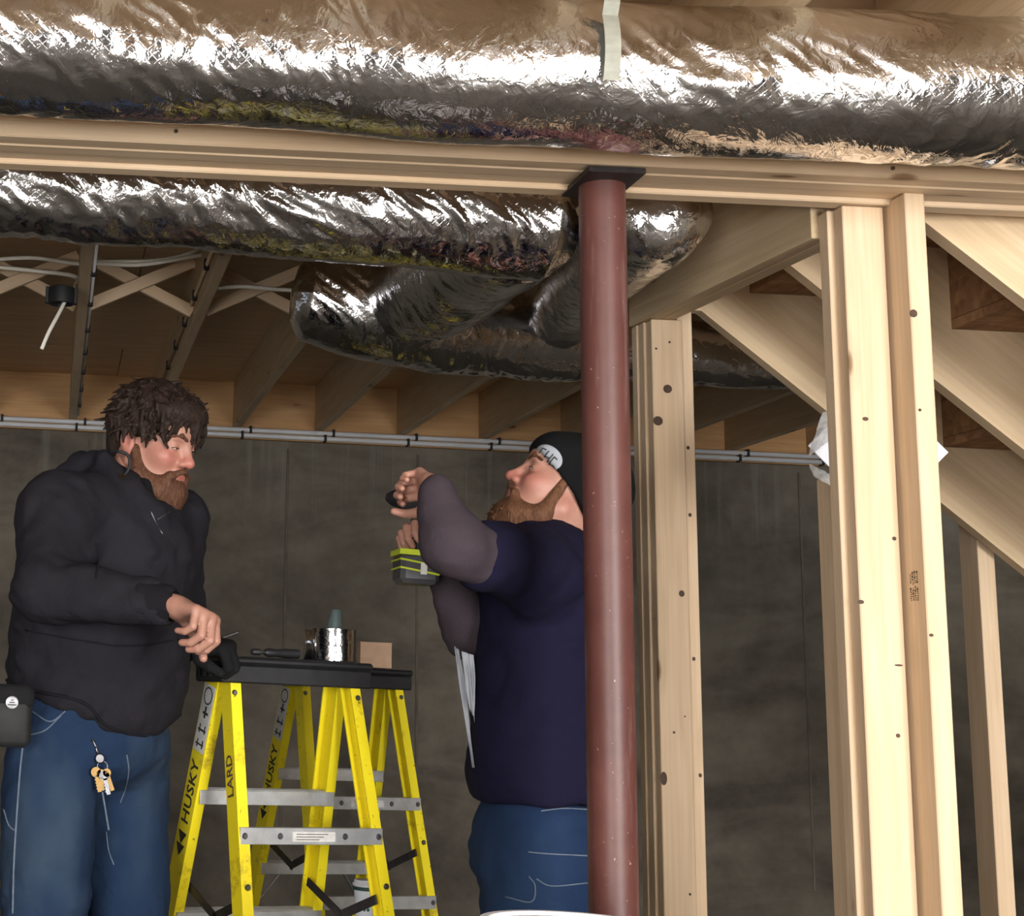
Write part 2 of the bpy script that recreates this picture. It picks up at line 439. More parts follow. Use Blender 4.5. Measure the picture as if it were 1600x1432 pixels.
def redsteel():
    m, nt, bs = new_mat('red_oxide_primer'); v = coords(nt); vs_ = coords(nt, (26, 26, 2.2))
    c = ramp(nt, noise(nt, v, 6, 5, 0.65), [(0.3, (0.080, 0.024, 0.019)), (0.7, (0.125, 0.043, 0.035))])
    st = ramp(nt, noise(nt, vs_, 1.0, 5, 0.7), [(0.58, (0, 0, 0)), (0.75, (0.5, 0.5, 0.5))])
    c = mix(nt, st, c, (0.22, 0.16, 0.15))
    sp = ramp(nt, noise(nt, v, 120, 2), [(0.72, (0, 0, 0)), (0.76, (1, 1, 1))])
    c = mix(nt, sp, c, (0.36, 0.20, 0.17)); nt.links.new(c, bs.inputs['Base Color']); setin(bs, Roughness=0.47)
    bump(nt, bs, noise(nt, v, 60, 4), 0.12, 0.003); return m
M_['red'] = redsteel()
def concrete(name, c1, c2, streak=True):
    m, nt, bs = new_mat(name); v = coords(nt, rnd=False)
    big = noise(nt, coords(nt, (0.55, 0.55, 1.5), rnd=False, rot=(0, 0.25, 0)), 1.6, 4, 0.6, 0.7); med = noise(nt, v, 7, 6, 0.65)
    c = ramp(nt, big, [(0.36, tuple(x * 0.45 for x in c1)), (0.52, c1), (0.75, c2)])
    c = mix(nt, 0.35, c, ramp(nt, med, [(0.3, tuple(x * 0.6 for x in c1)), (0.7, c2)]))
    if streak:
        s = noise(nt, coords(nt, (14, 14, 0.35), rnd=False), 1.0, 4, 0.7)
        tc = nt.nodes.new('ShaderNodeTexCoord'); sx = nt.nodes.new('ShaderNodeSeparateXYZ'); nt.links.new(tc.outputs['Object'], sx.inputs[0])
        mr = nt.nodes.new('ShaderNodeMapRange'); nt.links.new(sx.outputs['Z'], mr.inputs[0]); mr.inputs[1].default_value = 0.70; mr.inputs[2].default_value = 1.1
        mu = nt.nodes.new('ShaderNodeMath'); mu.operation = 'MULTIPLY'; nt.links.new(ramp(nt, s, [(0.55, (0, 0, 0)), (0.8, (.7, .7, .7))]), mu.inputs[0]); nt.links.new(mr.outputs[0], mu.inputs[1])
        c = mix(nt, mu.outputs[0], c, (0.26, 0.26, 0.23))
    nt.links.new(c, bs.inputs['Base Color']); setin(bs, Roughness=0.85); bs.inputs['Specular IOR Level'].default_value = 0.2
    bump(nt, bs, noise(nt, v, 30, 6, 0.7), 0.25, 0.006); return m
M_['concrete'] = concrete('concrete_wall', (0.122, 0.104, 0.082), (0.215, 0.190, 0.152))
M_['slab'] = concrete('concrete_slab', (0.09, 0.085, 0.075), (0.13, 0.122, 0.11), False)
def osb(name, c1, c2):
    m, nt, bs = new_mat(name)
    vo = nt.nodes.new('ShaderNodeTexVoronoi'); vo.inputs['Scale'].default_value = 1; nt.links.new(coords(nt, (14, 55, 30), rot=(0, 0, 0.5)), vo.inputs['Vector'])
    vo2 = nt.nodes.new('ShaderNodeTexVoronoi'); vo2.inputs['Scale'].default_value = 1; nt.links.new(coords(nt, (50, 16, 30), rot=(0, 0, -0.3)), vo2.inputs['Vector'])
    s1 = nt.nodes.new('ShaderNodeSeparateColor'); nt.links.new(vo.outputs['Color'], s1.inputs[0]); s2 = nt.nodes.new('ShaderNodeSeparateColor'); nt.links.new(vo2.outputs['Color'], s2.inputs[0])
    c = mix(nt, 0.5, ramp(nt, s1.outputs[0], [(0, c2), (1, c1)]), ramp(nt, s2.outputs[0], [(0, c2), (1, c1)]))
    nt.links.new(c, bs.inputs['Base Color']); setin(bs, Roughness=0.7); bs.inputs['Specular IOR Level'].default_value = 0.2
    bump(nt, bs, s1.outputs[0], 0.15, 0.002); return m
M_['osb'] = osb('strand_board', (0.44, 0.25, 0.13), (0.22, 0.11, 0.055))
M_['ply'] = wood('subfloor_plywood', (0.74, 0.54, 0.34), (0.60, 0.41, 0.24), 0.02)
def cloth(name, col, var=0.25, weave=420.0, wr=14.0, wstr=0.35, fade=None):
    m, nt, bs = new_mat(name); v = coords(nt, rnd=False)
    f = noise(nt, v, 3.5, 4); c = ramp(nt, f, [(0.3, tuple(x * (1 - var) for x in col)), (0.7, tuple(x * (1 + var) for x in col))])
    if fade is not None:
        c = mix(nt, ramp(nt, noise(nt, coords(nt, (5, 5, 2.5), rnd=False), 1.0, 3), [(0.48, (0, 0, 0)), (0.72, (0.75, 0.75, 0.75))]), c, fade)
    fi = noise(nt, v, weave, 2, 0.6); c = mix(nt, 0.18, c, ramp(nt, fi, [(0.3, tuple(x * 0.4 for x in col)), (0.7, tuple(x * 1.7 for x in col))]))
    nt.links.new(c, bs.inputs['Base Color']); setin(bs, Roughness=0.92); bs.inputs['Specular IOR Level'].default_value = 0.15
    bs.inputs['Sheen Weight'].default_value = 0.0
    b = bump(nt, bs, noise(nt, v, wr, 4, 0.55, 0.8), wstr, 0.02); bump(nt, bs, fi, 0.12, 0.002, b); return m
M_['hoodie'] = cloth('charcoal_fleece', (0.0145, 0.0135, 0.0175))
M_['hoodie_rib'] = cloth('charcoal_rib', (0.009, 0.0085, 0.011))
M_['undershirt'] = cloth('black_knit', (0.006, 0.006, 0.007))
M_['denim'] = cloth('blue_denim', (0.012, 0.026, 0.060), 0.25, 500, 11, 0.35, (0.045, 0.070, 0.100))
M_['denim2'] = cloth('mid_blue_denim', (0.011, 0.026, 0.068), 0.2, 500, 10, 0.3, (0.020, 0.042, 0.090))
M_['navy'] = cloth('navy_jersey', (0.0075, 0.0065, 0.022), 0.15, 420, 9, 0.3)
M_['greysleeve'] = cloth('grey_plum_knit', (0.050, 0.038, 0.047), 0.12, 420, 12, 0.3)
M_['beanie'] = cloth('black_beanie_knit', (0.006, 0.006, 0.0065), 0.2, 300, 20, 0.1)
M_['glove'] = cloth('black_glove', (0.012, 0.012, 0.013), 0.2, 300, 30, 0.2)
M_['boot'] = cloth('tan_work_boot', (0.16, 0.09, 0.04), 0.2, 200, 20, 0.2)
def skin(name):
    m, nt, bs = new_mat(name); a = nt.nodes.new('ShaderNodeAttribute'); a.attribute_name = 'tint'
    v = coords(nt, rnd=False); n_ = noise(nt, v, 60, 4)
    c = mix(nt, 0.5, a.outputs['Color'], ramp(nt, n_, [(0.3, (0.80, 0.74, 0.72)), (0.7, (1, 1, 1))]), 'MULTIPLY')
    nt.links.new(c, bs.inputs['Base Color']); setin(bs, Roughness=0.5); bs.inputs['Subsurface Weight'].default_value = 0.12; bs.inputs['Subsurface Radius'].default_value = (0.012, 0.005, 0.003); bs.inputs['Subsurface Scale'].default_value = 0.6
    bump(nt, bs, noise(nt, v, 350, 3), 0.10, 0.001); return m
M_['skin'] = skin('skin')
def hairm(name, c1, c2):
    m, nt, bs = new_mat(name); v = coords(nt, (90, 90, 25), rnd=False); f = noise(nt, v, 1.6, 4, 0.6, 1.5)
    nt.links.new(ramp(nt, f, [(0.3, c1), (0.7, c2)]), bs.inputs['Base Color']); setin(bs, Roughness=0.6); bs.inputs['Specular IOR Level'].default_value = 0.25
    bump(nt, bs, f, 0.7, 0.006); return m
M_['hair'] = hairm('dark_brown_hair', (0.010, 0.0055, 0.004), (0.036, 0.019, 0.013))
M_['beard'] = hairm('auburn_beard', (0.050, 0.020, 0.011), (0.15, 0.066, 0.036))
M_['beard2'] = hairm('ginger_beard', (0.07, 0.030, 0.015), (0.19, 0.085, 0.042))
M_['eye'] = simple('eye_white', (0.55, 0.50, 0.47), 0.3, 0, 0.05, 10)
M_['iris'] = simple('dark_iris', (0.02, 0.013, 0.01), 0.25, 0, 0.1, 10)
M_['lip'] = simple('lip', (0.42, 0.17, 0.14), 0.5, 0, 0.1, 60)
M_['purple'] = simple('lilac_film', (0.42, 0.36, 0.42), 0.35, 0, 0.1, 20)
def film():
    m, nt, bs = new_mat('clear_film'); setin(bs, Roughness=0.18, Alpha=0.35); bs.inputs['Base Color'].default_value = (0.75, 0.75, 0.75, 1)
    bump(nt, bs, noise(nt, coords(nt), 30, 4, 0.6, 2), 0.8, 0.02); return m
M_['film'] = film()
# ------------------------------------------------------------------ setting
WY = 7.8; JZ = 2.375; JH = 0.235
XL, XR = -3.2, 5.0
def slab(name, x0, x1, y0, y1, z0, z1, mat):
    o = abox(name, x0, x1, y0, y1, z0, z1, mat, bev=0.0); o['kind'] = 'structure'; return o
floor = slab('floor', XL - .2, XR + .2, YF - .2, WY + .2, -0.15, 0.0, M_['slab'])
wall_back = slab('wall_back', XL, XR, WY, WY + .2, 0.0, 2.315, M_['concrete'])
wall_left = slab('wall_left', XL - .2, XL, YF - .2, WY + .2, 0.0, 2.315, M_['concrete'])
wall_right = slab('wall_right', XR, XR + .2, YF - .2, WY + .2, 0.0, 2.315, M_['concrete'])
# wall behind the photographer, with two unglazed openings
bm = bmesh.new()
def addbox(bm, x0, x1, y0, y1, z0, z1, bev=0.0):
    box_bm(bm, x1 - x0, y1 - y0, z1 - z0, Matrix.Translation(((x0 + x1) / 2, (y0 + y1) / 2, (z0 + z1) / 2)), bev)
xs = [XL] + [v for w in WINS for v in w[:2]] + [XR]
for i in range(0, len(xs), 2): addbox(bm, xs[i], xs[i + 1], YF - .2, YF, 0, JZ + JH)
for a, b, c, d in WINS: addbox(bm, a, b, YF - .2, YF, 0, c); addbox(bm, a, b, YF - .2, YF, d, JZ + JH)
wf = link('wall_front', bm_mesh('wall_front', bm), M_['concrete']); wf['kind'] = 'structure'
for i, (a, b, c, d) in enumerate(WINS):
    t = empty('trim_%d' % (i + 1), ((a + b) / 2, YF, c), kind='structure')
    abox('frame_board', a, b, YF - .12, YF + .02, c, c + .04, M_['pine'], t)
    abox('frame_board', a, b, YF - .12, YF + .02, d - .04, d, M_['pine'], t)
    for x in (a, b - .04): abox('frame_board', x, x + .04, YF - .12, YF + .02, c + .04, d - .04, M_['pine'], t, 2)
# pale form seams standing slightly proud of the concrete
for px in (133, 447, 652, 1252):
    X = P(px, 850, WY).x
    abox('form_seam', X - .006, X + .006, WY - .005, WY + .01, 0.3, 2.28, M_['concrete'], wall_back, 2, 0.002)

ceiling = slab('ceiling', XL - .2, XR + .2, YF - .2, WY + .2, JZ + JH + .0195, JZ + JH + .10, M_['ply'])  # unseen backing slab, added to block sky light leaking between the sheets
y = YF - .2; r = 0
while y < WY + .2:
    x = XL - .2 + (0.0 if r % 2 else -1.22)
    while x < XR + .2:
        abox('plywood_sheet', max(x, XL - .2), min(x + 2.437, XR + .2), y, min(y + 1.217, WY + .2), JZ + JH, JZ + JH + .019, M_['ply'], ceiling, 0, 0.001)
        x += 2.44
    y += 1.22; r += 1
JX = [0.048 + 0.4065 * k for k in range(-7, 12)]
for X in JX:
    if 1.40 < X < 4.0:
        abox('joist', X - .019, X + .019, YF, 3.13, JZ, JZ + JH, M_['spruce'], ceiling, 1)
        abox('joist', X - .019, X + .019, 4.52, WY + .04, JZ, JZ + JH, M_['spruce'], ceiling, 1)
    else:
        abox('joist', X - .019, X + .019, YF, WY + .04, JZ, JZ + JH, M_['spruce'], ceiling, 1)
abox('joist', 1.40, 4.1, 4.44, 4.52, JZ, JZ + JH, M_['spruce'], ceiling, 0)
abox('sill_plate', XL, XR, WY - .02, WY + .14, 2.317, JZ - .001, M_['rim'], ceiling, 0)
for i in range(len(JX) - 1):
    abox('rim_board', JX[i] + .019, JX[i + 1] - .019, WY + .03, WY + .07, JZ, JZ + JH, M_['rim'], ceiling, 0)
for i in range(len(JX) - 1):                              # wooden cross bridging at mid span
    a, b = JX[i] + .02, JX[i + 1] - .02; yb = 5.42
    if b > 3.2 or a < -1.2: continue
    board('bridging_strip', (a, yb, JZ + .03), (b, yb, JZ + JH - .03), .019, .042, M_['pine'], ceiling)
    board('bridging_strip', (a, yb + .03, JZ + JH - .03), (b, yb + .03, JZ + .03), .019, .042, M_['pine'], ceiling)

# ------------------------------------------------------------------ dropped beam on its steel column
BZ = 2.160
beam = empty('support_beam', (1.0, 3.04, BZ), 'long built-up pale timber beam across the basement under the front foil duct', 'beam')
for k in range(4):
    y0 = 2.95 + k * .0455
    abox('ply_board', -1.9, 4.9, y0, y0 + .0445, BZ - (.010 if k == 3 else (0.002 if k == 1 else 0)), JZ - .002, M_['pine'], beam, 0, 0.003)
abox('nailing_strip', -1.9, 4.9, 2.943, 2.9495, BZ + .032, BZ + .062, M_['pine'], beam, 0, 0.001)
for px, py in ((275, 205), (640, 213), (1005, 236), (1395, 263)):
    c = P(px, py, 2.949); lathe('nail_head', [(0, .001), (.004, .001), (.004, -.002), (0, -.002)], M_['ink_brown'], beam, (c.x, 2.948, c.z), 10, Matrix.Rotation(math.radians(90), 3, 'X').to_quaternion())
CX = 1.047
col = empty('steel_column', (CX, 3.045, 0), 'dark red primed round steel column under the timber beam', 'column')
lathe('shaft', [(0, 0.012), (.0445, .012), (.0445, 2.146), (0, 2.146)], M_['red'], col, (CX, 3.045, 0), 48)
M_['plate'] = simple('dark_steel_plate', (0.05, 0.042, 0.042), 0.5, 0.6, 0.3, 30)
abox('bearing_plate', CX - .055, CX + .055, 2.955, 3.125, 2.146, 2.158, M_['plate'], col, 0, 0.001)
abox('base_plate', CX - .09, CX + .09, 2.955, 3.135, 0.0, 0.012, M_['red'], col, 0, 0.001)

# ------------------------------------------------------------------ posts and studs
def knot(parent, px, py, Y, rx, rz, face='y'):
    c = P(px, py, Y)
    V = [(0, 0, 0)]; F = []
    for k in range(12):
        a = 2 * math.pi * k / 12; V.append((rx * math.cos(a), 0, rz * math.sin(a)))
    F = [(0, 1 + k, 1 + (k + 1) % 12) for k in range(12)]
    o = link('knot', mesh_from('knot', V, F), M_['knot'], parent, (c.x, Y - .0012, c.z))
    md = o.modifiers.new('t', 'SOLIDIFY'); md.thickness = .001
    return o
s1 = abox('stud', 1.641, 1.680, 3.03, 3.119, 0, BZ - .002, M_['pine'], None, 2)
props(s1, 'pale stud standing edge-on at the right of the stud pair, with a printed stamp', 'stud')
s2 = abox('stud', 1.551, 1.6340, 3.100, 3.138, 0, BZ - .012, M_['pine'], None, 2)
s2.location.y -= 0.0
props(s2, 'widest brightest pale stud, flat face to the front, beside the stamped stud', 'stud')
s3 = abox('stud', 1.539, 1.622, 3.139, 3.177, 0, BZ - .012, M_['pine'], None, 2)
props(s3, 'pale stud directly behind the widest stud, showing a narrow strip on its left', 'stud')
a = P(1294, 1200, 3.638)
s4 = abox('stud', a.x, a.x + .06, 3.55, 3.638, 0, P(1280, 742, 3.55).z, M_['pine'], None, 2)
props(s4, 'brownish stud set back behind the stud pair, below the white diamond sheet', 'stud')
knot(s1, 1427, 490, 3.03, .0075, .008); knot(s1, 1455, 993, 3.03, .004, .003); knot(s1, 1437, 641, 3.03, .003, .003)
for q in ((1345, 941, .006, .004), (1397, 842, .004, .004), (1403, 1150, .004, .004), (1404, 1040, .008, .002), (1352, 655, .006, .004)): knot(s2, q[0], q[1], 3.100, q[2], q[3])
# grade stamp on the left face of the edge-on stud
bm = bmesh.new(); rr = random.Random(4)
for row in range(4):
    z = 0
    while z < .052:
        l = rr.choice((.002, .003, .005))
        if not (.024 < z < .03): addbox(bm, -.0004, .0004, row * .008, row * .008 + rr.choice((.003, .005)), z, z + l)
        z += l + .0016
c = P(1412, 940, 3.10); link('stamp', bm_mesh('stamp', bm), M_['ink_brown'], s1, (1.641, 3.055, c.z))
# middle post carrying the far end of the trimmer
TZ = 2.100; TX = 1.480
mp = empty('built_up_post', (1.51, 4.0, 0), 'pale post of nailed boards with round knots, right of the red column', 'post')
abox('front_board', 1.478, 1.556, 3.95, 3.987, 0, TZ - .002, M_['pine'], mp, 2)
abox('second_board', 1.472, 1.556, 3.988, 4.025, 0, TZ - .002, M_['pine'], mp, 2)
abox('third_board', 1.468, 1.556, 4.026, 4.062, 0, TZ - .002, M_['pine'], mp, 2)
abox('side_board', 1.557, 1.595, 3.985, 4.062, 0, TZ + .12, M_['pine'], mp, 2)
for q in ((1043, 608, .011, .011), (1028, 658, .012, .012), (1065, 928, .007, .008), (1022, 968, .004, .003), (1037, 1217, .008, .016), (1046, 535, .003, .003), (1025, 545, .003, .003), (1053, 1145, .003, .003), (1070, 1120, .002, .002), (1078, 1398, .003, .003)):
    knot(mp, q[0], q[1], 3.95, q[2], q[3])
for q in ((1078, 805), (1084, 1030), (1094, 1212), (1075, 700)): knot(mp, q[0], q[1], 3.985, .004, .005)
tr = empty('trimmer_joist', (TX, 3.6, TZ), 'double wooden joist running back from the beam to the knotty post', 'joist')
board('inner_board', (1.543, 3.18, (TZ + JZ - .002) / 2), (1.478, 4.06, (TZ + JZ - .002) / 2), .036, JZ - .002 - TZ, M_['spruce'], tr)
board('outer_board', (1.580, 3.18, (TZ + JZ - .002) / 2), (1.515, 4.06, (TZ + JZ - .002) / 2), .036, JZ - .002 - TZ, M_['spruce'], tr)

# ------------------------------------------------------------------ staircase seen from below
def zl(X): return 1.985 - .79 * (X - 2.0)
st = empty('staircase', (2.9, 3.75, 0), 'raw wooden staircase descending to the right, seen from underneath', 'staircase')
RUN, RISE = .2544, .201
XN0 = 2.117; ZN0 = 2.055                                   # one inner notch corner
def stringer(Y, th=.038):
    up = []
    k0 = -2
    xs_ = []
    for k in range(k0, 9):
        x = XN0 + k * RUN; z = ZN0 - k * RISE
        up.append((x, z + RISE)); up.append((x, z))
    up = [(x, min(z, 2.36)) for x, z in up if z > -.3]
    poly = [(up[0][0] - .004, min(2.36, up[0][1])), *up]
    xe = up[-1][0] + .1
    xb = 2.0 + 1.985 / .79
    poly += [(xb + .28, max(0.0, up[-1][1])), (xb + .28, 0), (xb, 0)]
    poly.append((2.0 - (2.20 - 1.985) / .79, 2.20)); poly.append((poly[0][0], 2.20 if zl(poly[0][0]) > 2.2 else zl(poly[0][0])))
    bm = bmesh.new()
    vs0 = [bm.verts.new((x, -th / 2, z)) for x, z in poly]
    f = bm.faces.new(vs0); r = bmesh.ops.extrude_face_region(bm, geom=[f])
    bmesh.ops.translate(bm, vec=(0, th, 0), verts=[v for v in r['geom'] if isinstance(v, bmesh.types.BMVert)])
    bmesh.ops.triangulate(bm, faces=[q for q in bm.faces if len(q.verts) > 4])
    rot = Matrix.Rotation(math.atan(.79), 3, 'Y')          # local x runs down the stair, so the grain does too
    bmesh.ops.transform(bm, matrix=Matrix.Translation((0, 0, 0)) @ rot.inverted().to_4x4(), verts=bm.verts)
    o = link('stringer', bm_mesh('stringer', bm), M_['pine_stair'], st, (0, Y, 0), rot.to_quaternion())
    return o
for Y in (3.235, 3.75, 4.27): stringer(Y)
for k in range(-1, 8):
    x = XN0 + k * RUN; z = ZN0 - k * RISE
    if z < .1: break
    abox('tread', x, x + RUN + .02, 3.20, 4.30, z + .001, z + .024, M_['osb'], st, 1, 0.001)
    if z + RISE < 2.36: abox('riser', x - .0, x + .016, 3.20, 4.30, z + .025, z + RISE - .001, M_['osb'], st, 1, 0.001)
a = P(1530, 900, 4.33); b = P(1556, 900, 4.33)
s5 = abox('stud', a.x, b.x, 4.33, 4.418, 0, 1.9, M_['pine'], None, 2)
props(s5, 'stud in the dark under the stairs at the far right', 'stud')
# white sheet hung as a diamond behind the stud pair, with clear film
c = P(1372, 702, 3.40); q = P(1263, 715, 3.40); hd = abs(c.x - q.x)
ws = empty('diamond_sheet', c, 'white square sheet hung as a diamond in clear film behind the stud pair', 'sheet')
bm = bmesh.new(); box_bm(bm, hd * 1.414, .003, hd * 1.414, Matrix.Rotation(math.radians(45), 4, 'Y'), .0008)
link('sheet', bm_mesh('sheet', bm), M_['paper'], ws, c)
def wrinkled(name, pts4, mat, parent, n=14, amp=.006, seed=1):
    p = [np.array(v) for v in pts4]; V = []; F = []
    for i in range(n + 1):
        for j in range(n + 1):
            u, v = i / n, j / n; w = (1 - u) * (1 - v) * p[0] + u * (1 - v) * p[1] + u * v * p[2] + (1 - u) * v * p[3]
            w = w + np.array((0, -1, 0)) * amp * float(vnoise(np.array([u * 6.0]), np.array([v * 3.0]), np.array([0.5]), seed)[0]); V.append(w - np.array(absloc(parent)))
    for i in range(n):
        for j in range(n): a = i * (n + 1) + j; F.append((a, a + 1, a + n + 2, a + n + 1))
    o = link(name, mesh_from(name, V, F, True), mat, parent, absloc(parent)); md = o.modifiers.new('t', 'SOLIDIFY'); md.thickness = .0006; return o
wrinkled('film', [P(1262, 715, 3.39), P(1285, 645, 3.39), P(1300, 640, 3.39), P(1300, 686, 3.39)], M_['film'], ws)
wrinkled('film', [P(1262, 725, 3.39), P(1300, 742, 3.39), P(1302, 762, 3.39), P(1270, 745, 3.39)], M_['film'], ws, seed=3)

# ------------------------------------------------------------------ foil-wrapped ducts
def duct(name, pts, rads, label, seed, n=None, sides=120, amp=1.0, capend=(True, True), mat='foil', diag=0.8, parent=None):
    pts = [tuple(p) for p in pts]
    L = sum((Vector(a) - Vector(b)).length for a, b in zip(pts, pts[1:])); n = n or int(L / .007)
    pp = smoothpath(pts, n); rr = smoothpath([(r, 0, 0) for r in rads], n)[:, 0]
    T = np.gradient(pp, axis=0); ds = np.linalg.norm(T, axis=1); T /= ds[:, None]; s = np.concatenate([[0], np.cumsum(np.linalg.norm(np.diff(pp, axis=0), axis=1))])
    th = np.linspace(0, 2 * math.pi, sides, endpoint=False)
    U = np.zeros_like(pp); u = np.array((0, 0, 1.0)); u -= T[0] * (u @ T[0])
    for i in range(n): u = u - T[i] * (u @ T[i]); u /= np.linalg.norm(u); U[i] = u
    W = np.cross(T, U)
    S = s[:, None]; c, sn = np.cos(th)[None, :], np.sin(th)[None, :]; R0 = rr[:, None]
    sd = seed * 17.3
    warp = 0.6 * vnoise(S * 5 + sd, c * 1.5, sn * 1.5 + sd, seed)
    A = vnoise(S * 5.5 + sd, c * 1.2 + sd, sn * 1.2, seed + 1) * .010                    # broad sags
    q = S * 22 + diag * 3.0 * c + warp * 3
    B = (1 - np.abs(vnoise(q, c * 2.0 + S * 3, sn * 2.0 + sd, seed + 2)) * 2) * .0045     # creases around the wrap
    mask = np.clip(vnoise(S * 2.2 + sd * 2, c * .8, sn * .8, seed + 3) * 1.2 + .55, 0.12, 1.2)
    C_ = (1 - np.abs(vnoise(S * 48 + c * 7 + warp * 4, c * 5 + S * 14, sn * 5, seed + 4)) * 2) * .0022
    D = vnoise(S * 70, c * 9 + sd, sn * 9, seed + 5) * .0008
    rad = R0 + amp * (A + (B + C_) * mask + D)
    X = pp[:, None, :] + rad[:, :, None] * (c[:, :, None] * U[:, None, :] + sn[:, :, None] * W[:, None, :])
    V = X.reshape(-1, 3)
    i = np.arange(n - 1)[:, None]; k = np.arange(sides)[None, :]; k2 = (k + 1) % sides
    F = np.stack(np.broadcast_arrays(i * sides + k, i * sides + k2, (i + 1) * sides + k2, (i + 1) * sides + k), -1).reshape(-1, 4)
    base = pp[n // 2]
    extra = []; ef = []
    nv = len(V)
    for e, (idx, rev) in enumerate(((0, False), (n - 1, True))):        # softly domed ends
        if not capend[e]: continue
        prev = idx * sides; sgn = -1 if e == 0 else 1
        for t in (0.55, 0.85, 1.0):
            sc = math.cos(t * math.pi / 2) if t < 1 else 0.01; dz = math.sin(t * math.pi / 2) * rr[idx] * .35
            ring = pp[idx] + (X[idx] - pp[idx]) * sc + T[idx] * sgn * dz
            st0 = nv + len(extra); extra.extend(ring)
            for kk in range(sides):
                f = (prev + kk, prev + (kk + 1) % sides, st0 + (kk + 1) % sides, st0 + kk); ef.append(f[::-1] if e == 0 else f)
            prev = st0
    Vall = np.concatenate([V, np.array(extra)]) if extra else V
    Fall = np.concatenate([F, np.array(ef)]) if ef else F
    me = mesh_from(name, Vall - base, Fall, True)
    uv = me.uv_layers.new(name='UVMap'); us = np.concatenate([np.repeat(s, sides), np.zeros(len(extra))]); ut = np.concatenate([np.tile(th, n) * float(np.mean(rads)), np.zeros(len(extra))])
    li = np.empty(len(me.loops), dtype=np.int32); me.loops.foreach_get('vertex_index', li)
    uv.data.foreach_set('uv', np.stack([us[li], ut[li]], 1).astype(np.float32).ravel())
    o = link(name, me, M_[mat], parent, base)
    return props(o, label, 'duct') if parent is None else o
DY = 2.68
zb = lambda px, py: P(px, py, DY).z
d1 = duct('insulated_duct', [(-1.7, DY, 2.243), (-.8, DY, 2.243), (0.0, DY, 2.243), (.42, DY + .005, 2.243), (.58, DY, 2.232), (1.0, DY, 2.230), (1.5, DY, 2.232), (2.1, DY, 2.232), (2.7, DY, 2.232), (3.6, DY, 2.232)],
     [.130, .130, .130, .130, .128, .128, .130, .132, .130, .130], 'large foil-wrapped duct along the front of the timber beam', 3, sides=150, amp=.85)
RY = 3.52
da = empty('duct_assembly', (0.8, 4.0, 2.2), 'foil-wrapped duct behind the timber beam, bending back to a farther run past the column', 'duct')
d2 = duct('near_run', [(-1.7, RY, 2.245), (-.6, RY, 2.245), (0.2, RY, 2.24), (.6, RY, 2.228), (P(850, 350, RY).x, RY + .01, 2.215)],
     [.125, .125, .122, .13, .135], None, 11, sides=130, parent=da)
# elbow that drops back from the rear duct, then the far run
E0 = P(505, 470, 4.42)
d4 = duct('far_run', [P(480, 462, 4.42), P(560, 476, 4.42), P(660, 492, 4.44), P(760, 520, 4.5), P(900, 541, 4.55), P(1040, 547, 4.6), P(1200, 556, 4.62), P(1500, 571, 4.62), P(1800, 585, 4.62)],
     [.128, .148, .150, .125, .098, .096, .096, .096, .096], None, 23, sides=130, parent=da)
d3 = duct('elbow', [P(800, 345, 3.55), P(745, 385, 3.85), P(675, 440, 4.2), P(620, 475, 4.45)], [.150, .160, .155, .13],
     None, 31, sides=120, parent=da)
d5 = duct('branch', [P(1030, 325, 3.33), P(985, 362, 3.55), P(925, 420, 3.95), P(880, 480, 4.35), P(860, 520, 4.55)], [.115, .115, .11, .10, .09],
     None, 41, sides=110, parent=da)
# hanger strap on the front duct
sx = P(952, 60, DY - .12).x
pts = [(sx, DY - .13, JZ + .1), (sx, DY - .136, 2.31)]
for a in np.radians(np.linspace(25, -25, 9)): pts.append((sx, DY - math.cos(a) * .137, 2.232 + math.sin(a) * .137))
V = []; F = []
for i, p in enumerate(pts):
    V += [(-.0135, p[1], p[2]), (.0135, p[1], p[2])]
    if i: F.append((2 * i - 2, 2 * i - 1, 2 * i + 1, 2 * i))
hs = link('hanger_strap', mesh_from('hanger_strap', V, F), M_['strap'], None, (sx, 0, 0)); md = hs.modifiers.new('t', 'SOLIDIFY'); md.thickness = .002
props(hs, 'flat grey metal strap hanging over the front foil duct above the column', 'strap')
sx = P(157, 270, RY - .13).x; V = []; F = []
pts = [(sx, RY - .136, JZ)]
for a in np.radians(np.linspace(30, 2, 6)): pts.append((sx, RY - math.cos(a) * .140, 2.243 + math.sin(a) * .140))
for i, p in enumerate(pts):
    V += [(-.014, p[1], p[2]), (.014, p[1], p[2])]
    if i: F.append((2 * i - 2, 2 * i - 1, 2 * i + 1, 2 * i))
hs = link('hanger_strap', mesh_from('hanger_strap', V, F), M_['strap'], None, (sx, 0, 0)); md = hs.modifiers.new('t', 'SOLIDIFY'); md.thickness = .002
props(hs, 'short grey metal strap on the rear foil duct at the upper left', 'strap')

# ------------------------------------------------------------------ pipes and cables
for i, (z, yy) in enumerate(((2.357, WY - .045), (2.330, WY - .045))):
    pr = empty('conduit_pipe', (1.0, yy, z), ('upper', 'lower')[i] + ' of two white pipes clipped along the top of the back wall', 'pipe', 'white pipes on the back wall')
    V, F = sweep([(-3.1, 0, 0), (0.9, 0, 0), (4.9, 0, 0)], .0115, 12)
    link('tube', mesh_from('tube', [tuple(np.array(v) - np.array((1.0, 0, 0))) for v in V], F, True), M_['white_pvc'], pr, (1.0, yy, z))
    for j, X in enumerate(JX):
        x = X + .06 - .04 * i
        abox('clip', x - .006, x + .006, yy - .016, yy + .03, z - .016, z + .02, M_['black'], pr, 2, 0.002)
def cab(pts, label, r=.0042):
    o = cord('cable', pts, r, M_['cable'], None, 8, 50, 1.7); return props(o, label, 'cable')
Yc = 5.15
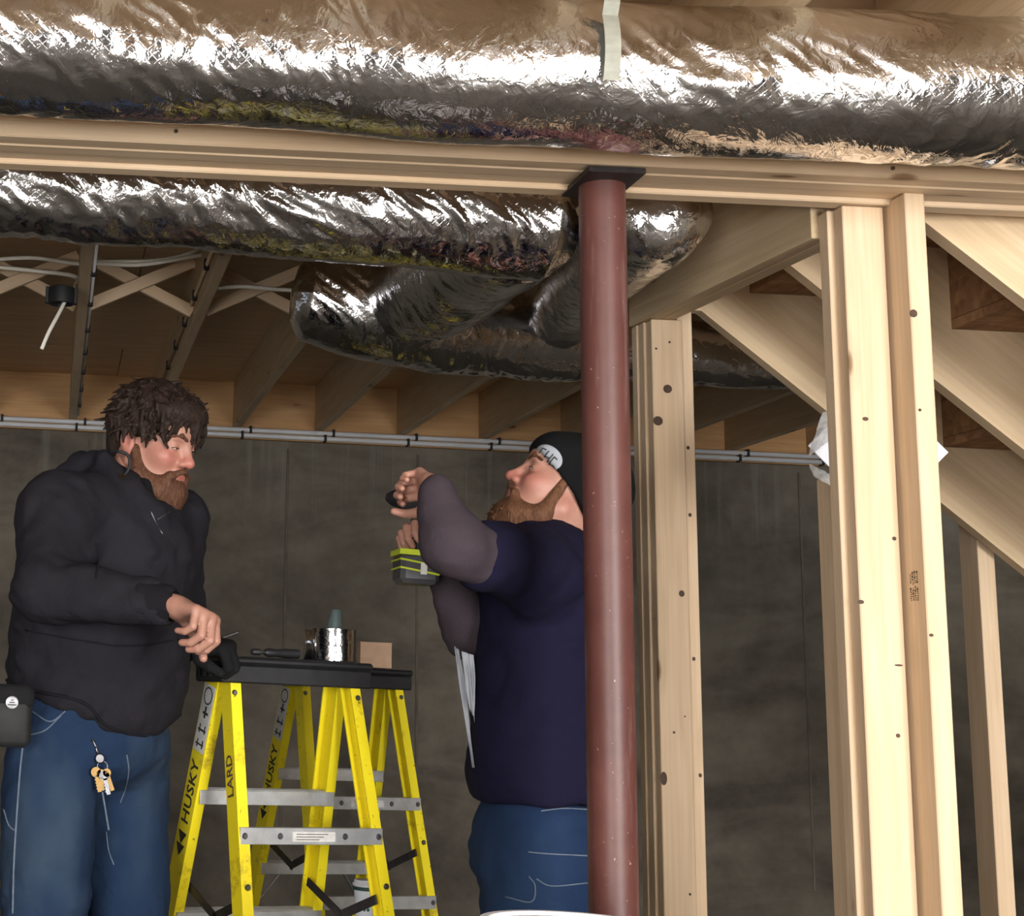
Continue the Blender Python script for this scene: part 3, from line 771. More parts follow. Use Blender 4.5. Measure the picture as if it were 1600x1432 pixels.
cab([P(-40, 408, Yc), P(50, 403, Yc), P(118, 412, Yc), P(160, 409, Yc), P(240, 408, Yc), P(290, 398, Yc), P(328, 378, Yc + .05)], 'white cable looping through the joists above the cross bridging, upper strand')
cab([P(-40, 414, Yc + .06), P(60, 424, Yc + .06), P(116, 432, Yc + .02), P(117, 446, Yc - .05), P(103, 468, Yc - .13)], 'white cable coming from the left into the black ceiling box')
cab([P(150, 412, Yc - .03), P(215, 414, Yc - .03), P(262, 408, Yc - .03), P(318, 398, Yc + .02)], 'white cable strand just under the upper strand between two joists')
cab([P(340, 450, Yc), P(380, 448, Yc), P(430, 452, Yc), P(520, 458, Yc)], 'white cable between the second joist and the fat duct end')
cab([P(104, 466, 5.0), P(92, 490, 4.98), P(76, 520, 4.97), P(65, 546, 4.97)], 'white cable end hanging from the black ceiling box')
jb = P(96, 461, 5.02); jr = .043
jo = lathe('ceiling_box', [(0, .028), (jr * .6, .028), (jr, .022), (jr * 1.03, 0), (jr, -.03), (jr * .86, -.032), (jr * .86, -.005), (0, -.005)], M_['black_plastic'], None, jb, 28)
props(jo, 'round black plastic ceiling box hanging beside a joist at the left', 'electrical box')
for a in (-1, 1): abox('ear', jb.x + a * jr - .008, jb.x + a * jr + .008, jb.y - .012, jb.y + .012, jb.z - .03, jb.z + .024, M_['black_plastic'], jo, 2)
# cables stapled along two joists
for ji, side, lab in ((7, 1, 'cable run stapled along the right side of the leftmost visible joist'), (8, -1, 'cable run stapled along the left side of the second joist')):
    X = JX[ji] + side * .0265; z = JZ + .012 if side > 0 else JZ + .05
    cr = empty('cable_run', (X, 5.5, z), lab, 'cable')
    V, F = sweep([(0, 4.2 - 5.5, 0), (0, 5.5 - 5.5, .004), (0, 7.7 - 5.5, 0)], .006, 8, True, 1.6, (0, 0, 1)); link('sheath', mesh_from('sheath', V, F, True), M_['white_pvc'] if side > 0 else M_['spruce'], cr, (X, 5.5, z))
    yy = 4.45
    while yy < 7.6:
        abox('staple', X - .009, X + .009, yy - .012, yy + .012, z - .016, z + .02, M_['black'], cr, 1, .003); yy += .42

# small red-brown print on the foil of the front duct
def on_duct(px, py):
    d = ray(px, py); best = None
    for t in np.linspace(2.2, 2.9, 1400):
        q = CP + d * (t / d.y)
        if (q.y - DY) ** 2 + (q.z - 2.243) ** 2 < .134 ** 2: return q
    return None
# ------------------------------------------------------------------ ladders
def text_mesh(s, size, depth=.0004, shear=0.0):
    cu = bpy.data.curves.new('lettering', 'FONT'); cu.body = s; cu.size = size; cu.extrude = depth; cu.shear = shear; cu.offset = size * .012
    cu.align_x = 'LEFT'; cu.align_y = 'CENTER'; cu.resolution_u = 2
    o = bpy.data.objects.new('tmp', cu); COL.objects.link(o); bpy.context.view_layer.update()
    me = bpy.data.meshes.new_from_object(o.evaluated_get(bpy.context.evaluated_depsgraph_get())); bpy.data.objects.remove(o); me.name = 'lettering'; me.materials.clear()
    return me
def place(name, me, mat, parent, M):
    o = bpy.data.objects.new(name, me); COL.objects.link(o)
    if not me.materials: me.materials.append(mat)
    o.parent = parent; o.matrix_local = M; return o
def channel(p0, p1, out, depth, fl, t=.004):
    """C-section rail from p0 to p1; web faces 'out' (+-1 on x), flanges point inwards."""
    p0, p1 = Vector(p0), Vector(p1); prof = [(0, -depth / 2), (0, depth / 2), (-fl, depth / 2), (-fl, depth / 2 - t), (-t, depth / 2 - t), (-t, -depth / 2 + t), (-fl, -depth / 2 + t), (-fl, -depth / 2)]
    bm = bmesh.new(); rings = []
    for p in (p0, p1): rings.append([bm.verts.new((p.x + out * a, p.y + b, p.z)) for a, b in prof])
    n = len(prof)
    for k in range(n): bm.faces.new((rings[0][k], rings[0][(k + 1) % n], rings[1][(k + 1) % n], rings[1][k]))
    bm.faces.new(rings[0]); bm.faces.new(rings[1]); return bm_mesh('rail', bm)
LH = 1.205
def ladder():
    L = bpy.data.objects.new('step_ladder', None); COL.objects.link(L)
    I = Matrix.Identity(4)
    hw = lambda z: .180 + (1.15 - z) * .050
    fy = lambda z: .034 + (1.15 - z) * .255
    hr = lambda z: .180 + (1.15 - z) * .040
    ry = lambda z: -.034 - (1.15 - z) * .245
    bm = bmesh.new(); addbox(bm, -.212, .212, -.075, .075, LH - .018, LH, .006); addbox(bm, -.207, .207, -.072, .072, LH - .062, LH - .0185, .004)
    cap = place('cap', bm_mesh('cap', bm), M_['black_plastic'], L, I)
    for x in (-.211, .211):
        for y in (-.045, -.015, .015, .045): 
            bm = bmesh.new(); addbox(bm, x - .004, x + .004, y - .008, y + .008, LH - .05, LH - .024, .002); place('slot_rib', bm_mesh('slot_rib', bm), M_['black'], cap, I)
    for y in (-.05, 0, .05):
        bm = bmesh.new(); addbox(bm, -.12, .12, y - .004, y + .004, LH, LH + .002, .001); place('tray_rib', bm_mesh('tray_rib', bm), M_['black'], cap, I)
    rails = {}
    for s in (-1, 1):
        a = place('front_rail', channel((s * hw(.02), fy(.02), .02), (s * hw(1.17), fy(1.17), 1.17), s, .068, .026), M_['yellow'], L, I)
        b = place('rear_rail', channel((s * hr(.02), ry(.02), .02), (s * hr(1.17), ry(1.17), 1.17), s, .050, .028), M_['yellow'], L, I)
        rails[s] = (a, b)
        for f_, h_, y_ in ((hw, fy, 1), (hr, ry, 1)):
            bm = bmesh.new(); addbox(bm, s * f_(.02) - .022, s * f_(.02) + .022, h_(.02) - .042, h_(.02) + .042, 0, .06, .005); place('foot', bm_mesh('foot', bm), M_['black'], L, I)
        # spreader bar in two hinged links
        x = s * (hw(.66) - .032); m = Vector((x, -.0, .60))
        for p in ((x, fy(.66) - .01, .655), (x, ry(.66) + .01, .655)):
            p = Vector(p); d = (m - p); Mx = Matrix.Translation((p + m) / 2) @ frame_x(d).to_4x4()
            bm = bmesh.new(); box_bm(bm, d.length + .02, .004, .022, None, .001); place('spreader', bm_mesh('spreader', bm), M_['plate'], L, Mx)
        # diagonal braces under the steps
        for z in (.295, .885 - .3):
            p = Vector((s * (hw(z - .09) - .028), fy(z - .09), z - .12)); q = Vector((s * .10, fy(z) + .0, z - .012)); d = q - p
            bm = bmesh.new(); box_bm(bm, d.length, .016, .003, None, .001); place('step_brace', bm_mesh('step_brace', bm), M_['alu'], L, Matrix.Translation((p + q) / 2) @ frame_x(d).to_4x4())
    for z in (.295, .59, .885):
        w = hw(z) - .005; y = fy(z); bm = bmesh.new()
        addbox(bm, -w, w, y - .038, y + .038, z - .004, z, .001); addbox(bm, -w, w, y - .040, y - .036, z - .034, z, .001); addbox(bm, -w, w, y + .036, y + .040, z - .034, z, .001)
        for k in range(6): addbox(bm, -w, w, y - .03 + k * .012 - .002, y - .03 + k * .012 + .002, z, z + .0015)
        place('step', bm_mesh('step', bm), M_['alu'], L, I)
    for z in (.235, .52, .800):
        w = hr(z) - .003; y = ry(z) - .027; bm = bmesh.new(); addbox(bm, -w, w, y - .003, y + .003, z - .019, z + .019, .001); addbox(bm, -w, w, y, y + .014, z + .016, z + .019)
        br = place('rear_brace', bm_mesh('rear_brace', bm), M_['alu'], L, I)
        if z > .7:
            bm = bmesh.new(); addbox(bm, -.055, .06, y - .0042, y - .003, z - .012, z + .010); place('sticker', bm_mesh('sticker', bm), M_['label'], br, I)
            for k in range(3):
                bm = bmesh.new(); addbox(bm, -.045, .04 - k * .012, y - .0048, y - .0042, z + .004 - k * .006, z + .0055 - k * .006); place('print_line', bm_mesh('print_line', bm), M_['ink'], br, I)
    def rivet(x, y, z, axis):
        bm = bmesh.new(); bmesh.ops.create_cone(bm, cap_ends=True, segments=12, radius1=.0075, radius2=.005, depth=.004)
        R_ = Matrix.Rotation(math.radians(90), 4, 'X') if axis == 'y' else Matrix.Rotation(math.radians(-90), 4, 'Y')
        place('rivet', bm_mesh('rivet', bm), M_['steel'], L, Matrix.Translation((x, y, z)) @ R_)
    for s in (-1, 1):
        for z in (.8, .69, .52): rivet(s * (hr(z) - .014), ry(z) - .032, z, 'y')
        for z in (.885, .59): rivet(s * (hw(z) - .013), fy(z) - .041 + .004, z - .015, 'y')
        rivet(s * (hr(1.12) - .01), ry(1.12) - .027, 1.12, 'y')
        for z in (.8,): rivet(s * (hr(z) * .45), ry(z) - .032, z, 'y')
    # lettering on the outer faces of the left rails
    def on_rail(me, mat, rail, f_, h_, z, off=.0006, yo=0.0):
        up = Vector((-(f_(z + .1) - f_(z)), h_(z + .1) - h_(z), .1)).normalized(); n = Vector((-1, 0, 0)); n = (n - up * n.dot(up)).normalized(); y = n.cross(up)
        M4 = Matrix((up, y, n)).transposed().to_4x4(); M4.translation = Vector((-f_(z) - off, h_(z) + yo, z)); return place(me.name, me, mat, rail, M4)
    on_rail(text_mesh('HUSKY', .050), M_['ink'], rails[-1][0], hw, fy, .80)
    bm = bmesh.new()
    for pts in (((-.05, 0), (-.02, .022), (-.02, -.022)), ((-.08, 0), (-.05, .022), (-.05, -.022))):
        vv = [bm.verts.new((x, y, .0003)) for x, y in pts]; bm.faces.new(vv)
    on_rail(bm_mesh('arrow_mark', bm), M_['ink'], rails[-1][0], hw, fy, .80)
    bm = bmesh.new(); addbox(bm, 0, .165, -.028, .028, 0, .0006); on_rail(bm_mesh('warning_label', bm), M_['label'], rails[-1][0], hw, fy, .975)
    def ringm(cx, r):
        bm = bmesh.new(); V0 = []
        for k in range(20):
            a = 2 * math.pi * k / 20; V0.append((bm.verts.new((cx + r * math.cos(a), r * math.sin(a), .001)), bm.verts.new((cx + (r - .004) * math.cos(a), (r - .004) * math.sin(a), .001))))
        for k in range(20): bm.faces.new((V0[k][0], V0[(k + 1) % 20][0], V0[(k + 1) % 20][1], V0[k][1]))
        return bm
    on_rail(bm_mesh('label_print', ringm(.138, .022)), M_['ink'], rails[-1][0], hw, fy, .975, .0008)
    bm = bmesh.new()
    for (x0, x1, y0, y1) in ((.083, .112, -.004, .004), (.092, .098, -.016, .012), (.010, .030, -.018, -.012), (.016, .020, -.02, .02), (.010, .030, .008, .013), (.045, .066, -.016, -.011), (.050, .055, -.02, .02), (.045, .066, .010, .015)): addbox(bm, x0, x1, y0, y1, .0008, .0012)
    on_rail(bm_mesh('label_print', bm), M_['ink'], rails[-1][0], hw, fy, .975)
    on_rail(text_mesh('LARD', .040), M_['ink_brown'], rails[-1][1], hr, ry, .88)
    return L
def copy_tree(o, parent=None):
    c = o.copy(); COL.objects.link(c)
    if parent is not None: c.parent = parent; c.matrix_parent_inverse = o.matrix_parent_inverse.copy(); c.matrix_local = o.matrix_local.copy()
    for ch in list(o.children): copy_tree(ch, c)
    return c
lad1 = ladder(); lad2 = copy_tree(lad1)
LA = math.radians(22); L1 = Vector((.572, 4.0, 0)); L2 = Vector((.925, 5.15, 0))
lad1.location = L1; lad1.rotation_euler = (0, 0, LA); lad2.location = L2; lad2.rotation_euler = (0, 0, math.radians(20))
props(lad1, 'nearer yellow step ladder with the shiny tape roll on its black cap', 'ladder', 'yellow step ladders')
props(lad2, 'farther yellow step ladder with a small cardboard box on its cap', 'ladder', 'yellow step ladders')
def capp(t, v=0.0, base=L1, ang=LA): return Vector((base.x + t * math.cos(ang) - v * math.sin(ang), base.y + t * math.sin(ang) + v * math.cos(ang), LH + .0025))
# roll of foil tape
c = capp(.135, -.01); R_, r_, h_ = .057, .040, .078
tp = lathe('foil_tape_roll', [(r_, 0), (R_, 0), (R_ + .0005, h_ * .5), (R_, h_), (r_, h_), (r_, 0)], M_['foil_smooth'], None, c, 48)
props(tp, 'shiny silver roll of foil tape standing on the nearer ladder cap', 'tape roll')
lathe('core', [(r_ - .003, .001), (r_ - .0005, .001), (r_ - .0005, h_ - .001), (r_ - .003, h_ - .001), (r_ - .003, .001)], M_['card'], tp, c, 40)
V = []; F = []
for i in range(13):                                                   # loose end of the tape curling off the roll
    a = math.radians(-150 - i * 6); rr_ = R_ + .002 + max(0, i - 4) * .0035
    for z in (-.012 + i * .0005, h_ - .012 + i * .0005): V.append((rr_ * math.cos(a), rr_ * math.sin(a), z + (.012 if i < 3 else .006)))
    if i: F.append((2 * i - 2, 2 * i - 1, 2 * i + 1, 2 * i))
o = link('tape_end', mesh_from('tape_end', V, F, True), M_['foil_smooth'], tp, c); md = o.modifiers.new('t', 'SOLIDIFY'); md.thickness = .0004
# clear bottle-like applicator behind the roll
a0 = capp(.165, .045); m, nt, bs = new_mat('smoky_plastic'); setin(bs, Roughness=0.35, Alpha=0.55); bs.inputs['Base Color'].default_value = (0.10, 0.15, 0.15, 1); M_['smoky'] = m
d = Vector((.06, 0, 1)).normalized()
o = lathe('squeeze_bottle', [(0, 0), (.018, 0), (.020, .02), (.020, .085), (.018, .10), (.015, .112), (.014, .125), (0.012, .130), (0, .130)], M_['smoky'], None, a0, 24, Vector((0, 0, 1)).rotation_difference(d))
props(o, 'smoky translucent slim bottle standing behind the tape roll', 'bottle')
# screwdriver lying on the cap
sd = empty('screwdriver', capp(-.03, -.01), 'black-handled screwdriver with shiny tip lying on the nearer ladder cap', 'screwdriver')
p0, p1 = capp(-.085, -.01) + Vector((0, 0, .012)), capp(.045, .0) + Vector((0, 0, .012)); dr = (p1 - p0).normalized(); q_ = Vector((0, 0, 1)).rotation_difference(dr)
lathe('handle', [(0, .025), (.007, .025), (.011, .035), (.0095, .06), (.012, .09), (.011, .125), (0, .13)], M_['black_plastic'], sd, p0, 16, q_)
lathe('shank', [(0, -.005), (.004, -.005), (.004, .03), (0, .03)], M_['steel'], sd, p0, 12, q_)
lathe('bit_holder', [(0, -.012), (.007, -.012), (.008, -.004), (.008, .010), (.005, .012), (0, .012)], M_['steel'], sd, p0, 14, q_)
# cardboard box on the farther ladder
c2 = capp(.11, .0, L2, math.radians(20)); bx = empty('cardboard_box', c2, 'small tan cardboard box on the cap of the farther ladder', 'box')
bm = bmesh.new(); box_bm(bm, .10, .07, .078, Matrix.Translation((0, 0, .04)), .001); o = link('carton', bm_mesh('carton', bm), M_['card'], bx, c2)
bm = bmesh.new(); addbox(bm, -.051, .051, -.036, .0, .079, .081); addbox(bm, -.051, .051, .001, .036, .079, .081); link('flap', bm_mesh('flap', bm), M_['card'], bx, c2)
# paper cup on an upturned bucket between the ladders
cc = P(572, 1440, 4.40); bz = cc.z - .004
bk = empty('bucket', (cc.x, 4.40, 0), 'upturned white bucket on the floor carrying the paper cup', 'bucket')
lathe('pail', [(.140, 0), (.146, 0), (.146, .012), (.138, .02), (.120, bz - .004), (.112, bz), (0, bz)], M_['white_pvc'], bk, (cc.x, 4.40, 0), 36)
cup = empty('paper_cup', (cc.x, 4.40, bz), 'white paper cup with a green mark and a dark sleeve top between the ladders', 'cup')
lathe('cup_body', [(0, 0), (.026, 0), (.034, .095), (.032, .095), (.025, .003), (0, .003)], M_['paper'], cup, (cc.x, 4.40, bz), 28)
lathe('lid', [(.036, .093), (.037, .098), (.033, .102), (.031, .109), (0, .109)], M_['white_pvc'], cup, (cc.x, 4.40, bz), 28)
M_['dkgreen'] = simple('dark_green_band', (0.015, 0.05, 0.035), 0.6)
lathe('band', [(.0337, .083), (.0347, .083), (.0352, .0925), (.0341, .0925), (.0337, .083)], M_['dkgreen'], cup, (cc.x, 4.40, bz), 28)
dd = (CP - Vector((cc.x, 4.40, 0))); az = math.atan2(dd.y, dd.x)
V = [];F = []
for (u, w, ru, rw) in ((-.005, .050, .0042, .0065), (.005, .050, .0042, .0065), (-.005, .036, .0042, .0045), (.005, .036, .0042, .0045)):
    st0 = len(V)
    for k in range(14):
        t = 2 * math.pi * k / 14; zz = w + rw * math.sin(t); a = az + (u + ru * math.cos(t)) / .031; rr_ = .026 + .008 * zz / .095 + .0008
        V.append((rr_ * math.cos(a), rr_ * math.sin(a), zz))
    F.append(tuple(range(st0, st0 + 14)))
link('green_mark', mesh_from('green_mark', V, F), M_['green'], cup, (cc.x, 4.40, bz))

q = on_duct(420, 16)
if q is not None:
    n_ = Vector((0, q.y - DY, q.z - 2.243)).normalized(); x_ = Vector((0, -n_.z, n_.y)); x_ = x_ if x_.z < 0 else -x_; y_ = n_.cross(x_)
    M4 = Matrix((x_, y_, n_)).transposed().to_4x4(); M4.translation = q + n_ * .004
    o = link('print', text_mesh('E', .018), M_['ink_brown'], d1, q); o.location = (0, 0, 0); o.matrix_local = Matrix.Translation(-absloc(d1)) @ M4

# round drum in front of the column, only its lid reaches into the picture
dz = P(920, 1426, 2.80).z; dx = P(912, 1426, 2.64).x
dm = empty('plastic_drum', (dx, 2.64, 0), 'pale round drum whose lid just shows at the bottom edge before the red column', 'drum')
lathe('barrel', [(0, 0), (.150, 0), (.155, .01), (.155, .25), (.160, .26), (.160, .28), (.155, .29), (.155, dz - .05), (0, dz - .05)], M_['white_pvc'], dm, (dx, 2.64, 0), 48)
lathe('lid', [(.157, dz - .049), (.163, dz - .049), (.163, dz - .004), (.160, dz), (.148, dz), (.145, dz - .006), (0, dz - .006)], M_['paper'], dm, (dx, 2.64, 0), 48)
# ------------------------------------------------------------------ people
def nv(v): v = np.array(tuple(v), float); return v / np.linalg.norm(v)
def A_(v): return np.array(tuple(v), float)
SK = np.array((0.42, 0.215, 0.158)); BL = np.array((0.42, 0.125, 0.095))
def tint(n, c=SK): return np.concatenate([np.tile(c, (n, 1)), np.ones((n, 1))], 1)
def head_mesh(O, fwd, up, s, ears=True, neckdir=(-.03, 0, -.20), eyelook=0.0):
    """Head with face, in local axes: x forward, y to the person's left, z up. Returns world mesh and frame."""
    f = nv(fwd); u = A_(up); u = nv(u - f * (u @ f)); l = np.cross(u, f); R = np.stack([f, l, u], 1) * s; O = A_(O)
    G = Field((-.14, -.12, -.26), (.15, .12, .16), .0032)
    G.ell((-.016, 0, .038), (.098, .076, .092), .02)
    G.ell((.040, 0, -.012), (.058, .060, .075), .03)
    G.cone((.045, 0, -.055), (.066, 0, -.088), .048, .030, .025)                     # jaw to chin
    for sd in (-1, 1):
        G.cone((.0, sd * .058, -.045), (.062, sd * .022, -.092), .020, .018, .03)     # jawline
        G.ell((.064, sd * .040, -.022), (.026, .022, .022), .02)                      # cheekbone
    G.cone((.084, -.030, .026), (.084, .030, .026), .0125, .0125, .02)               # brow
    G.ell((.072, 0, .055), (.030, .052, .035), .03)                                  # forehead
    for sd in (-1, 1): G.ell((.101, sd * .033, .004), (.017, .018, .012), .014, 's')
    G.cone((.090, 0, .022), (.112, 0, -.022), .0085, .0105, .012)                    # nose
    G.ell((.113, 0, -.026), (.0135, .0125, .0115), .008)
    for sd in (-1, 1): G.ell((.102, sd * .0135, -.030), (.011, .0085, .0085), .007)
    for sd in (-1, 1): G.ell((.108, sd * .007, -.0385), (.006, .0035, .003), .003, 's')
    for sd in (-1, 1):                                                               # eyelids
        G.ell((.0800, sd * .0320, .0045), (.0140, .0155, .0125), .006)
    G.cone((.093, -.016, -.0545), (.093, .016, -.0545), .0085, .0085, .008); G.cone((.0985, -.006, -.0535), (.0985, .006, -.0535), .006, .006, .008)
    G.cone((.090, -.014, -.0655), (.090, .014, -.0655), .009, .009, .008)
    G.cone((.1085, -.020, -.0595), (.1085, .020, -.0595), .0045, .0045, .004, 's')   # mouth line
    G.ell((.078, 0, -.094), (.022, .026, .018), .018)
    for sd in ((-1, 1) if ears else ()):                                                               # ears
        E_ = np.array(((.96, 0, .28), (0, 1, 0), (-.28, 0, .96))).T
        G.ell((-.010, sd * .080, -.006), (.019, .010, .032), .008, 'u', E_); G.ell((-.004, sd * .090, -.002), (.010, .007, .019), .006, 's', E_)
        G.ell((.004, sd * .081, -.012), (.006, .005, .008), .005)
    nd = np.array(neckdir); G.cone((-.028, 0, -.04), (-.028 + nd[0], nd[1], -.04 + nd[2]), .057, .064, .03)
    G.cone((.02, 0, -.09), (-.01 + nd[0], nd[1], -.05 + nd[2]), .032, .045, .04)
    V, Q = G.nets(2)
    d1 = np.exp(-(((V - np.array((.115, 0, -.028))) / np.array((.03, .025, .022))) ** 2).sum(1))
    d2 = sum(np.exp(-(((V - np.array((.075, sd * .046, -.020))) / np.array((.04, .024, .024))) ** 2).sum(1)) for sd in (-1, 1))
    d3 = sum(np.exp(-(((V - np.array((-.008, sd * .086, -.005))) / np.array((.03, .016, .04))) ** 2).sum(1)) for sd in (-1, 1))
    d4 = np.exp(-(((V - np.array((.105, 0, -.060))) / np.array((.016, .022, .0085))) ** 2).sum(1))
    w = np.clip(.75 * d1 + .75 * d2 + .6 * d3 + .9 * d4, 0, 1)[:, None]
    cc_ = np.concatenate([SK * (1 - w) + BL * w, np.ones((len(V), 1))], 1)
    return V @ R.T + O, Q, cc_, R, O
def loc2w(p, R, O): return np.asarray(p) @ R.T + O
def eyes(person, R, O, closed=0.5, base=None):
    """lash line, eye slit and eyebrow for each eye, as meshes set in the face"""
    for sd in (-1, 1):
        c = np.array((.0800, sd * .0320, .0045)); r = np.array((.0144, .0159, .0129)); V = []; F = []; n = 10
        zt = -.15 + .30 * (1 - closed); zb = -.38
        for i in range(n + 1):
            a = (i / n - .5) * 1.9; w = math.cos(a / 1.9 * math.pi)
            for zz in (zb + (1 - w) * .1, (zt - zb) * max(w, .05) + zb + (1 - w) * .1):
                cz = math.sqrt(max(0, 1 - zz * zz)); V.append(c + r * 1.02 * np.array((cz * math.cos(a), cz * math.sin(a), zz)))
            if i: F.append((2 * i - 2, 2 * i - 1, 2 * i + 1, 2 * i))
        o = link('eye', mesh_from('eye', loc2w(V, R, O) - A_(base), F, True), M_['eye'], person, base)
        V2 = []; F2 = []; zc_ = (zt + zb) / 2; rr = min(.42, (zt - zb) * .75)
        for k in range(14):
            a = 2 * math.pi * k / 14; yy = rr * math.cos(a); zz = np.clip(zc_ + rr * math.sin(a), zb, zt); V2.append(c + r * 1.04 * np.array((math.sqrt(1 - min(.9, yy * yy + zz * zz)), yy, zz)))
        link('iris', mesh_from('iris', loc2w(V2, R, O) - A_(base), [tuple(range(14))], True), M_['iris'], o, base)
        pts = []
        for i in range(9):
            a = (i / 8 - .5) * 1.95; w = math.cos(a / 1.95 * math.pi); zz = (zt - zb) * max(w, .05) + zb + (1 - w) * .1; cz = math.sqrt(1 - zz * zz); pts.append(c + r * 1.05 * np.array((cz * math.cos(a), cz * math.sin(a), zz)))
        pw = loc2w(pts, R, O); cord('lashes', [Vector(p) for p in pw], .0011, M_['iris'], o, 5, smooth=False, loc=base)
        G = Field((.05, min(0, sd * .075), .005), (.12, max(0, sd * .075), .06), .002)
        G.cone((.1015, sd * .013, .0245), (.0985, sd * .033, .0320), .0048, .0055, .004); G.cone((.0985, sd * .033, .0320), (.083, sd * .053, .0255), .0055, .0032, .004); G.noise(.0007, (300, 260, 260), 5)
        V3, Q3 = G.nets(0); soft('eyebrow', [(loc2w(V3, R, O), Q3)], M_['beard'], person, base)
def hand_mesh(W, f, p, side, s=1.0, curl=((.5, .7, .4),) * 4, thumb=((.55, .75, .15), (.85, .45, .25), (.95, .1, .3)), spread=.06, h=.0032, fat=1.0, wl=.03):
    """A hand: wrist W, f = direction of the metacarpals, p = palm normal, side +1 right hand / -1 left."""
    f = nv(f); p = A_(p); p = nv(p - f * (p @ f)); t = np.cross(f, p) * side; W = A_(W)
    G = Field((-.20, -.20, -.20), (.20, .20, .20), h)
    def w(a, b, c): return f * a * s + t * b * s + p * c * s
    k = .010 * s
    offs = (.030, .010, -.011, -.030); lens = ((.043, .026, .021), (.047, .030, .022), (.044, .028, .021), (.034, .021, .019)); ml = (.090, .093, .088, .080)
    G.cone(w(-wl, .006, 0), w(.02, .008, 0), .024 * s * fat, .025 * s * fat, k); G.cone(w(-wl, -.012, 0), w(.02, -.012, 0), .022 * s * fat, .023 * s * fat, k)
    for i in range(4):
        b = offs[i]; m = w(ml[i], b, -.002); G.cone(w(.012, b * .55, 0), m, .016 * s * fat, .0125 * s * fat, .014 * s)
        a0 = 0.0; q = m; d0 = f * math.cos(spread * (1.5 - i)) + t * math.sin(spread * (1.5 - i)); r0 = (.0105, .0108, .0102, .0090)[i] * s * fat
        for j in range(3):
            a0 += curl[i][j]; d = d0 * math.cos(a0) + p * math.sin(a0); q2 = q + d * lens[i][j] * s; G.cone(q, q2, r0 * (1 - .08 * j), r0 * (.94 - .10 * j), .003 * s if j == 0 else .0015); q = q2
    q = w(.018, .022, .008); r0 = .0165 * s * fat
    for j, (L_, dv) in enumerate(zip((.045, .034, .028), thumb)):
        d = nv(f * dv[0] + t * dv[1] + p * dv[2]); q2 = q + d * L_ * s; G.cone(q, q2, r0, r0 * .82, .008 * s if j == 0 else .002); q = q2; r0 *= .80
    V, Q = G.nets(1); return V + W, Q, (f, t, p)
def clumps(G, rnd, n, pos, flow, r=(.010, .004), L=.05, segs=3, k=.003, jit=.35):
    for _ in range(n):
        q = pos(rnd); 
        if q is None: continue
        d = flow(q, rnd); rr = rnd.uniform(.75, 1.2) * r[0]; l_ = L * rnd.uniform(.6, 1.2)
        for j in range(segs):
            d = nv(d + np.array([rnd.uniform(-jit, jit) for _ in range(3)])); q2 = q + d * l_ / segs
            r2 = r[0] + (r[1] - r[0]) * (j + 1) / segs; G.cone(q, q2, rr, r2, k); q, rr = q2, r2

